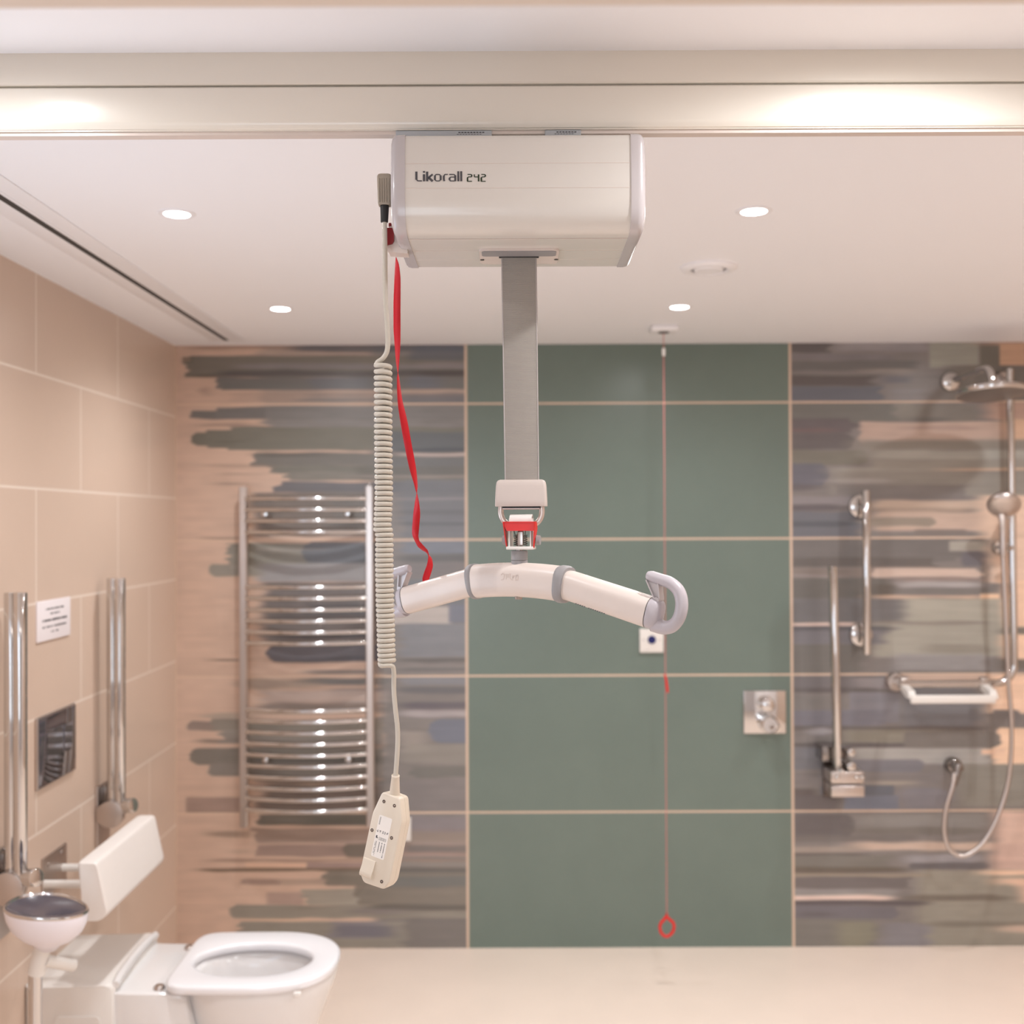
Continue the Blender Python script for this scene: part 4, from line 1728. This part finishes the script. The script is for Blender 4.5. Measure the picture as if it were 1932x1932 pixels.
for y_ in (2.873, 3.14):
    b = MB(); b.lathe([(.0, .384), (.011, .383), (.0145, .379), (.015, .370)], (-.922, y_, 0), seg=24); b.build('hinge_cap', CHROME_S, to)
b = MB()
b.box((-.555, 2.828, .376), (.02, .014, .014), .003)
b.build('seat_buffer', WHITE_PLA, to)

# ------------------------------------------------------------------ dish on chrome post, in front of the toilet
ds = thing('pedestal_dish', (-1.105, 2.55, 0), 'white bowl-shaped stand with smoked mirror top on a chrome post beside the toilet', 'stand')
b = MB()
def dring(r, z_, cy=2.55, cx=-1.078, n=40):
    out = []
    for k in range(n):
        a = 2 * PI * k / n
        rr_ = r * (1 + .05 * math.cos(3 * a + .4))
        out.append(Vector((cx + rr_ * 1.08 * math.cos(a), cy + rr_ * .95 * math.sin(a), z_ - .012 * math.cos(a) * (r / .085))))
    return out


b.rings([dring(.018, .60), dring(.030, .615), dring(.052, .628), (dring(.072, .650)), dring(.081, .672), dring(.084, .690), dring(.083, .696)], True, False)
b.build('bowl', mat('white_dish_plastic', (240, 234, 240), .3, 0, .01, 10, coat=.3), ds, angle=60)
b = MB()
q_ = [dring(.0835, .694), dring(.0850, .698), dring(.083, .7015), dring(.0795, .6995), dring(.079, .694)]
b.rings(q_ + [q_[0]], False, False)
b.build('rim', CHROME, ds, angle=60)
b = MB()
b.rings([dring(.0800, .6965), dring(.07, .691), dring(.05, .684), dring(.03, .680), dring(.002, .678)], False, True)
b.build('smoked_top', mat('smoked_glass', (84, 78, 86), .18, 0, .05, 6, coat=.5), ds, angle=60)
b = MB(); b.cyl((-1.102, 2.55, .545), (-1.085, 2.55, .615), .020, .019, seg=24); b.cyl((-1.083, 2.55, .575), (-1.045, 2.62, .535), .014, seg=18)
b.build('neck', WHITE_PLA, ds, angle=40)
b = MB(); b.cyl((-1.106, 2.55, 0), (-1.104, 2.55, .548), .0155, seg=26); b.lathe([(.06, 0), (.06, .006), (.02, .012)], (-1.106, 2.55, 0), seg=30)
b.build('post', CHROME, ds, angle=40)

# ------------------------------------------------------------------ pull cord
pc = thing('pull_cord', (.516, 3.757, CEIL), 'thin red emergency pull cord hanging from the ceiling before the green tiles', 'pull cord')
b = MB()
b.box((.516, 3.757, CEIL - .009), (.092, .092, .018), .006)
b.build('ceiling_mount', CEILW, pc)
b = MB(); b.lathe([(.0, CEIL - .0205), (.018, CEIL - .020), (.02, CEIL - .017)], (.516, 3.757, 0), seg=20); b.build('mount_socket', DARKT, pc)
b = MB(); b.tube([(.516, 3.757, CEIL - .02), (.516, 3.757, .250)], .0013, 8); b.build('cord', mat('pale_red_cord', (206, 120, 116), .6, 0, .05, 60), pc)
b = MB(); b.lathe([(.002, 2.142), (.0050, 2.144), (.0058, 2.150), (.0058, 2.162), (.0050, 2.168), (.002, 2.170)], (.516, 3.757, 0), seg=18); b.build('cord_connector', WHITE_PLA, pc)
b = MB()
b.tube([(.513, 3.755, 1.062), (.517, 3.753, 1.045), (.5215, 3.753, 1.010), (.523, 3.753, .998)], .004, 10, radii=[.0025, .0042, .0042, .003])
b.build('toggle', REDP, pc)
b = MB()
rg = [(.5145, .240), (.524, .230), (.5365, .219), (.5405, .205), (.537, .190), (.528, .1785), (.515, .172), (.502, .178), (.4945, .190), (.4925, .205), (.497, .218), (.507, .229)]
pts = smooth_path([(x, 3.757, z_) for x, z_ in rg + rg[:1]], 5)
b.tube(pts, .0052, 12, ref=(0, 1, 0))
b.cyl((.516, 3.757, .236), (.516, 3.757, .252), .0045, .0025, seg=10)
b.build('pull_ring', REDP, pc, angle=60)

# ------------------------------------------------------------------ alarm plate, fused switch, shower valve
ap = thing('alarm_plate', (.513, W_B, 1.14), 'square white wall plate with a blue button on the green tiles', 'switch')
b = MB(); b.box((.5125, W_B - .006, 1.1370), (.0885, .012, .0885), .003); b.build('plate', WHITE_PLA, ap)
b = MB(); b.lathe([(.0, 4.0935), (.0145, 4.094), (.0155, 4.0965), (.0155, 4.0985)], (.513, 0, 1.1405), 'Y', seg=28); b.build('button', mat('blue_button_plastic', (14, 22, 92), .35, 0, .03, 20), ap)
for x_ in (-.0305, .0305):
    b = MB()
    b.tube([(.513 + x_, 4.0975, 1.1405), (.513 + x_, 4.0965, 1.1405)], .0028, 12)
    b.build('screw', METAL, ap)
b = MB()
for k in range(6):
    b.box((.484 + k * .0032, 4.0968, 1.1025), (.0022, .0006, .002))
b.build('printed_mark', CAPG, ap, smooth=False)
fs = tag((lambda b_: (b_.box((-.426, W_B - .006, .4425), (.087, .012, .087), .003), b_.build('switch_plate', WHITE_PLA))[1])(MB()),
         'small white plate on the brush-stroke tiles, mostly hidden behind the handset', 'switch')

sv = thing('shower_valve', (.93, W_B, .87), 'square chrome shower control with two round knobs on the green tiles', 'shower control')
CX, CZ = .931, .8705
b = MB(); b.box((CX, W_B - .005, CZ), (.158, .010, .160), .003); b.build('valve_plate', CHROME, sv)
b = MB(); b.lathe([(.0, 4.040), (.020, 4.0405), (.0255, 4.045), (.026, 4.098), (.031, 4.100)], (CX, 0, CZ + .034), 'Y', seg=32); b.build('diverter_knob', CHROME, sv)
b = MB(); b.lathe([(.0, 4.030), (.026, 4.0305), (.032, 4.036), (.033, 4.098), (.037, 4.100)], (CX + .004, 0, CZ - .036), 'Y', seg=32)
b.build('temperature_knob', CHROME, sv)
b = MB(); b.cyl((CX + .004, 4.05, CZ - .036), (CX + .012, 4.028, CZ - .045), .010, seg=14); b.box((CX + .022, 4.036, CZ - .04), (.036, .012, .014), .004); b.build('lever', CHROME, sv, angle=40)

# ------------------------------------------------------------------ shower grab rails
gr = thing('vertical_grab_rail', (1.29, W_B, 1.39), 'short vertical chrome grab rail on two round wall flanges', 'grab rail')
YG = 4.03
b = MB(); b.cyl((1.2895, YG, 1.6895), (1.2880, YG, 1.0915), .0148, seg=26, bev=.002); b.build('bar', CHROME, gr, angle=40)
for z_ in (1.632, 1.156):
    b = MB()
    b.lathe([(.0, 4.086), (.030, 4.088), (.041, 4.094), (.043, 4.104), (.043, W_B)], (1.289, 0, z_), 'Y', seg=34)
    fl = b.build('wall_flange', CHROME, gr, angle=50)
    b = MB(); b.cyl((1.289, YG, z_), (1.289, 4.09, z_), .009, seg=18); b.build('standoff', CHROME_D, fl, angle=40)

hr = thing('folding_shower_rail', (1.15, W_B, .9), 'chrome hinged rail folded upright, low block hinge left of the grab rail', 'grab rail')
for dy_, dx_ in ((0, 0), (.034, .006)):
    b = MB(); b.cyl((1.145 + dx_, 3.955 + dy_, 1.416), (1.163 + dx_, 3.965 + dy_, .66), .0145, seg=24, bev=.002); b.build('rail_tube', CHROME, hr, angle=40)
b = MB(); b.box((1.190, W_B - .004, .652), (.088, .008, .19), .002); b.build('wall_plate', DARKM, hr)  # plate's shade and dark reflections are put into its steel colour
b = MB(); b.box((1.135, 4.045, .735), (.04, .09, .055), .004); b.build('hinge_cheek', CHROME_D, hr)
b = MB(); b.box((1.186, 3.985, .664), (.118, .10, .045), .006); b.build('hinge_block', CHROME_S, hr)
b = MB(); b.box((1.186, 3.975, .617), (.118, .09, .040), .004); b.build('hinge_foot', CHROME_S, hr)
b = MB()
b.cyl((1.200, 3.93, .755), (1.200, 4.05, .755), .014, seg=18, bev=.002)
b.build('hinge_pin', CHROME, hr, angle=40)
b = MB()
b.cyl((1.200, 3.93, .705), (1.200, 4.05, .705), .016, seg=18, bev=.002)
b.build('hinge_pin', CHROME, hr, angle=40)
for x_, z_ in ((1.150, .667), (1.220, .667), (1.165, .688), (1.238, .667)):
    b = MB()
    b.lathe([(.0, 3.926), (.007, 3.929), (.010, 3.936)], (x_, 0, z_), 'Y', seg=14)
    b.build('bolt_head', CHROME, hr)

ls = thing('shower_riser_rail', (1.8, W_B, 1.3), 'L-shaped chrome riser rail with a horizontal leg at the right edge', 'grab rail')
pts = [(1.8180, YG, 2.130), (1.8200, YG, 1.70), (1.8235, YG, 1.2), (1.8240, YG, 1.055)]
b = MB()
arc = []
for k in range(1, 10):
    a = PI / 2 * k / 10
    arc.append((1.8240 - .068 * (1 - math.cos(a)), YG, 1.052 - .068 * math.sin(a)))
b.tube(pts + arc + [(1.755, YG, .984), (1.60, YG, .983), (1.402, YG, .982)], .0138, 20, ref=(0, 1, 0))
b.build('rail_tube', CHROME, ls, angle=60)
for p_, e_ in (((1.8185, 2.095), 0), ((1.412, .982), 0)):
    b = MB()
    b.lathe([(.0, 4.075), (.030, 4.078), (.035, 4.086), (.035, W_B)], (p_[0], 0, p_[1]), 'Y', seg=28)
    b.cyl((p_[0], YG, p_[1]), (p_[0], 4.08, p_[1]), .011, seg=16)
    b.build('wall_flange', CHROME_S, ls, angle=50)
b = MB()
b.lathe([(.0, 4.075), (.026, 4.078), (.030, 4.086), (.030, W_B)], (1.805, 0, 1.477), 'Y', seg=24)
b.cyl((1.8225, YG, 1.477), (1.79, YG - .02, 1.477), .010, seg=16)
b.build('slide_stop', CHROME, ls, angle=50)

# soap basket hanging on the horizontal leg
bk = thing('soap_basket', (1.55, YG, .96), 'white rectangular soap rack hooked on the horizontal chrome rail', 'shower shelf')
b = MB()
b.box((1.563, 3.935, .9420), (.302, .014, .030), .005)
b.build('front_bar', WHITE_PLA, bk)
for x_ in (1.421, 1.712):
    b = MB()
    b.prism([(-.094, -.012), (-.078, .014), (.0, .030), (.0, .008), (-.06, -.012)], lambda u, v_, t, x_=x_: Vector((x_ + t, YG + u, .955 + v_)), -.0125, .0125)
    b.build('side_arm', WHITE_PLA, bk, angle=30)
    b = MB(); b.box((x_, YG - .004, 1.0005), (.032, .034, .014), .005); b.build('rail_clip', CHROME_S, bk)
b = MB()
b.box((1.563, YG + .016, .972), (.27, .006, .012), .002)
b.build('rear_bar', WHITE_PLA, bk)

# ------------------------------------------------------------------ overhead shower
oh = thing('overhead_shower', (1.63, W_B, 2.1), 'round chrome overhead shower head on an arm at the upper right', 'shower head')
AX, AZ = 1.628, 2.094
b = MB(); b.lathe([(.0, 4.082), (.028, 4.084), (.036, 4.092), (.037, W_B)], (AX, 0, AZ), 'Y', seg=30); b.build('wall_flange', CHROME, oh, angle=50)
b = MB()
arc = [(AX, 4.10, AZ), (AX, 4.06, AZ + .002)] + [(AX + .004, 3.81, AZ + .006)]
for k in range(1, 8):
    a = PI / 2 * k / 8
    arc.append((AX + .006, 3.81 - .05 * math.sin(a), AZ + .006 - .05 * (1 - math.cos(a))))
arc += [(AX + .006, 3.76, AZ - .055), (AX + .006, 3.76, 2.035)]
b.tube(arc, .0125, 18, ref=(1, 0, 0))
b.build('arm', CHROME, oh, angle=60)
b = MB()
HT = Matrix.Rotation(math.radians(-7), 3, 'X')


def tiltv(b_):
    o_ = Vector((AX + .006, 3.76, 2.018))
    for v_ in b_.bm.verts:
        v_.co = HT @ (v_.co - o_) + o_


b.lathe([(.012, 2.042), (.03, 2.036), (.08, 2.030), (.112, 2.024), (.118, 2.019), (.118, 2.008), (.114, 2.004)], (AX + .006, 3.76, 0), seg=56)
tiltv(b)
b.build('head_disc', CHROME, oh, angle=50)
b = MB()
b.lathe([(.0, 2.0025), (.108, 2.0025), (.1145, 2.0045)], (AX + .006, 3.76, 0), seg=56)
tiltv(b)
b.build('spray_face', mat('grey_spray_face', (120, 112, 108), .35, .3, .15, 120), oh, angle=50)

# ------------------------------------------------------------------ hand shower with hose
hd = thing('hand_shower', (1.76, 3.97, 1.6), 'chrome hand shower parked on the riser with a long looping hose', 'hand shower')
HC = Vector((1.755, 3.950, 1.638))
tilt = Matrix.Rotation(math.radians(-22), 3, 'Z') @ Matrix.Rotation(math.radians(44), 3, 'X') @ Matrix.Rotation(math.radians(0), 3, 'Z')
b = MB()
prof = [(.0, -.026), (.020, -.026), (.044, -.022), (.056, -.013), (.058, -.006), (.052, .006), (.030, .018), (.0, .022)]
rr = []
for r_, h_ in prof:
    rr.append([HC + tilt @ Vector((r_ * math.cos(2 * PI * k / 40) if r_ > 0 else .0002 * math.cos(2 * PI * k / 40), h_, (r_ if r_ > 0 else .0002) * math.sin(2 * PI * k / 40))) for k in range(40)])
b.rings(rr)
b.build('spray_head', CHROME_S, hd, angle=60)
b = MB(); b.tube([(1.755, 3.965, 1.595), (1.754, 3.955, 1.575), (1.752, 3.950, 1.53), (1.752, 3.950, 1.455), (1.752, 3.950, 1.440)], .012, 18, radii=[.016, .0135, .0125, .011, .009])
b.build('handle', CHROME_S, hd, angle=50)
b = MB(); b.cyl((1.815, 4.02, 1.634), (1.775, 3.975, 1.600), .021, seg=22, bev=.003); b.build('rail_holder', CHROME, hd, angle=40)
hose = [(1.752, 3.95, 1.445), (1.757, 3.95, 1.30), (1.762, 3.95, 1.15), (1.768, 3.95, 1.0), (1.776, 3.95, .88), (1.775, 3.95, .75), (1.757, 3.95, .62), (1.715, 3.95, .50),
        (1.665, 3.955, .418), (1.610, 3.965, .378), (1.565, 3.975, .395), (1.548, 3.985, .455), (1.556, 3.99, .54), (1.580, 3.99, .62), (1.592, 4.0, .665)]
b = MB(); b.tube(smooth_path(hose, 8), .0078, 14); b.build('hose', CHROME_S, hd, angle=60)
b = MB()
b.lathe([(.0, 4.066), (.020, 4.068), (.029, 4.080), (.030, W_B)], (1.625, 0, .672), 'Y', seg=28)
b.cyl((1.622, 4.085, .675), (1.612, 4.005, .682), .016, seg=20, bev=.002)
b.tube([(1.611, 4.010, .688), (1.604, 4.006, .672), (1.596, 4.002, .640), (1.590, 3.998, .622)], .012, 16, radii=[.015, .0145, .0115, .0095])
b.build('wall_elbow', CHROME_D, hd, angle=50)
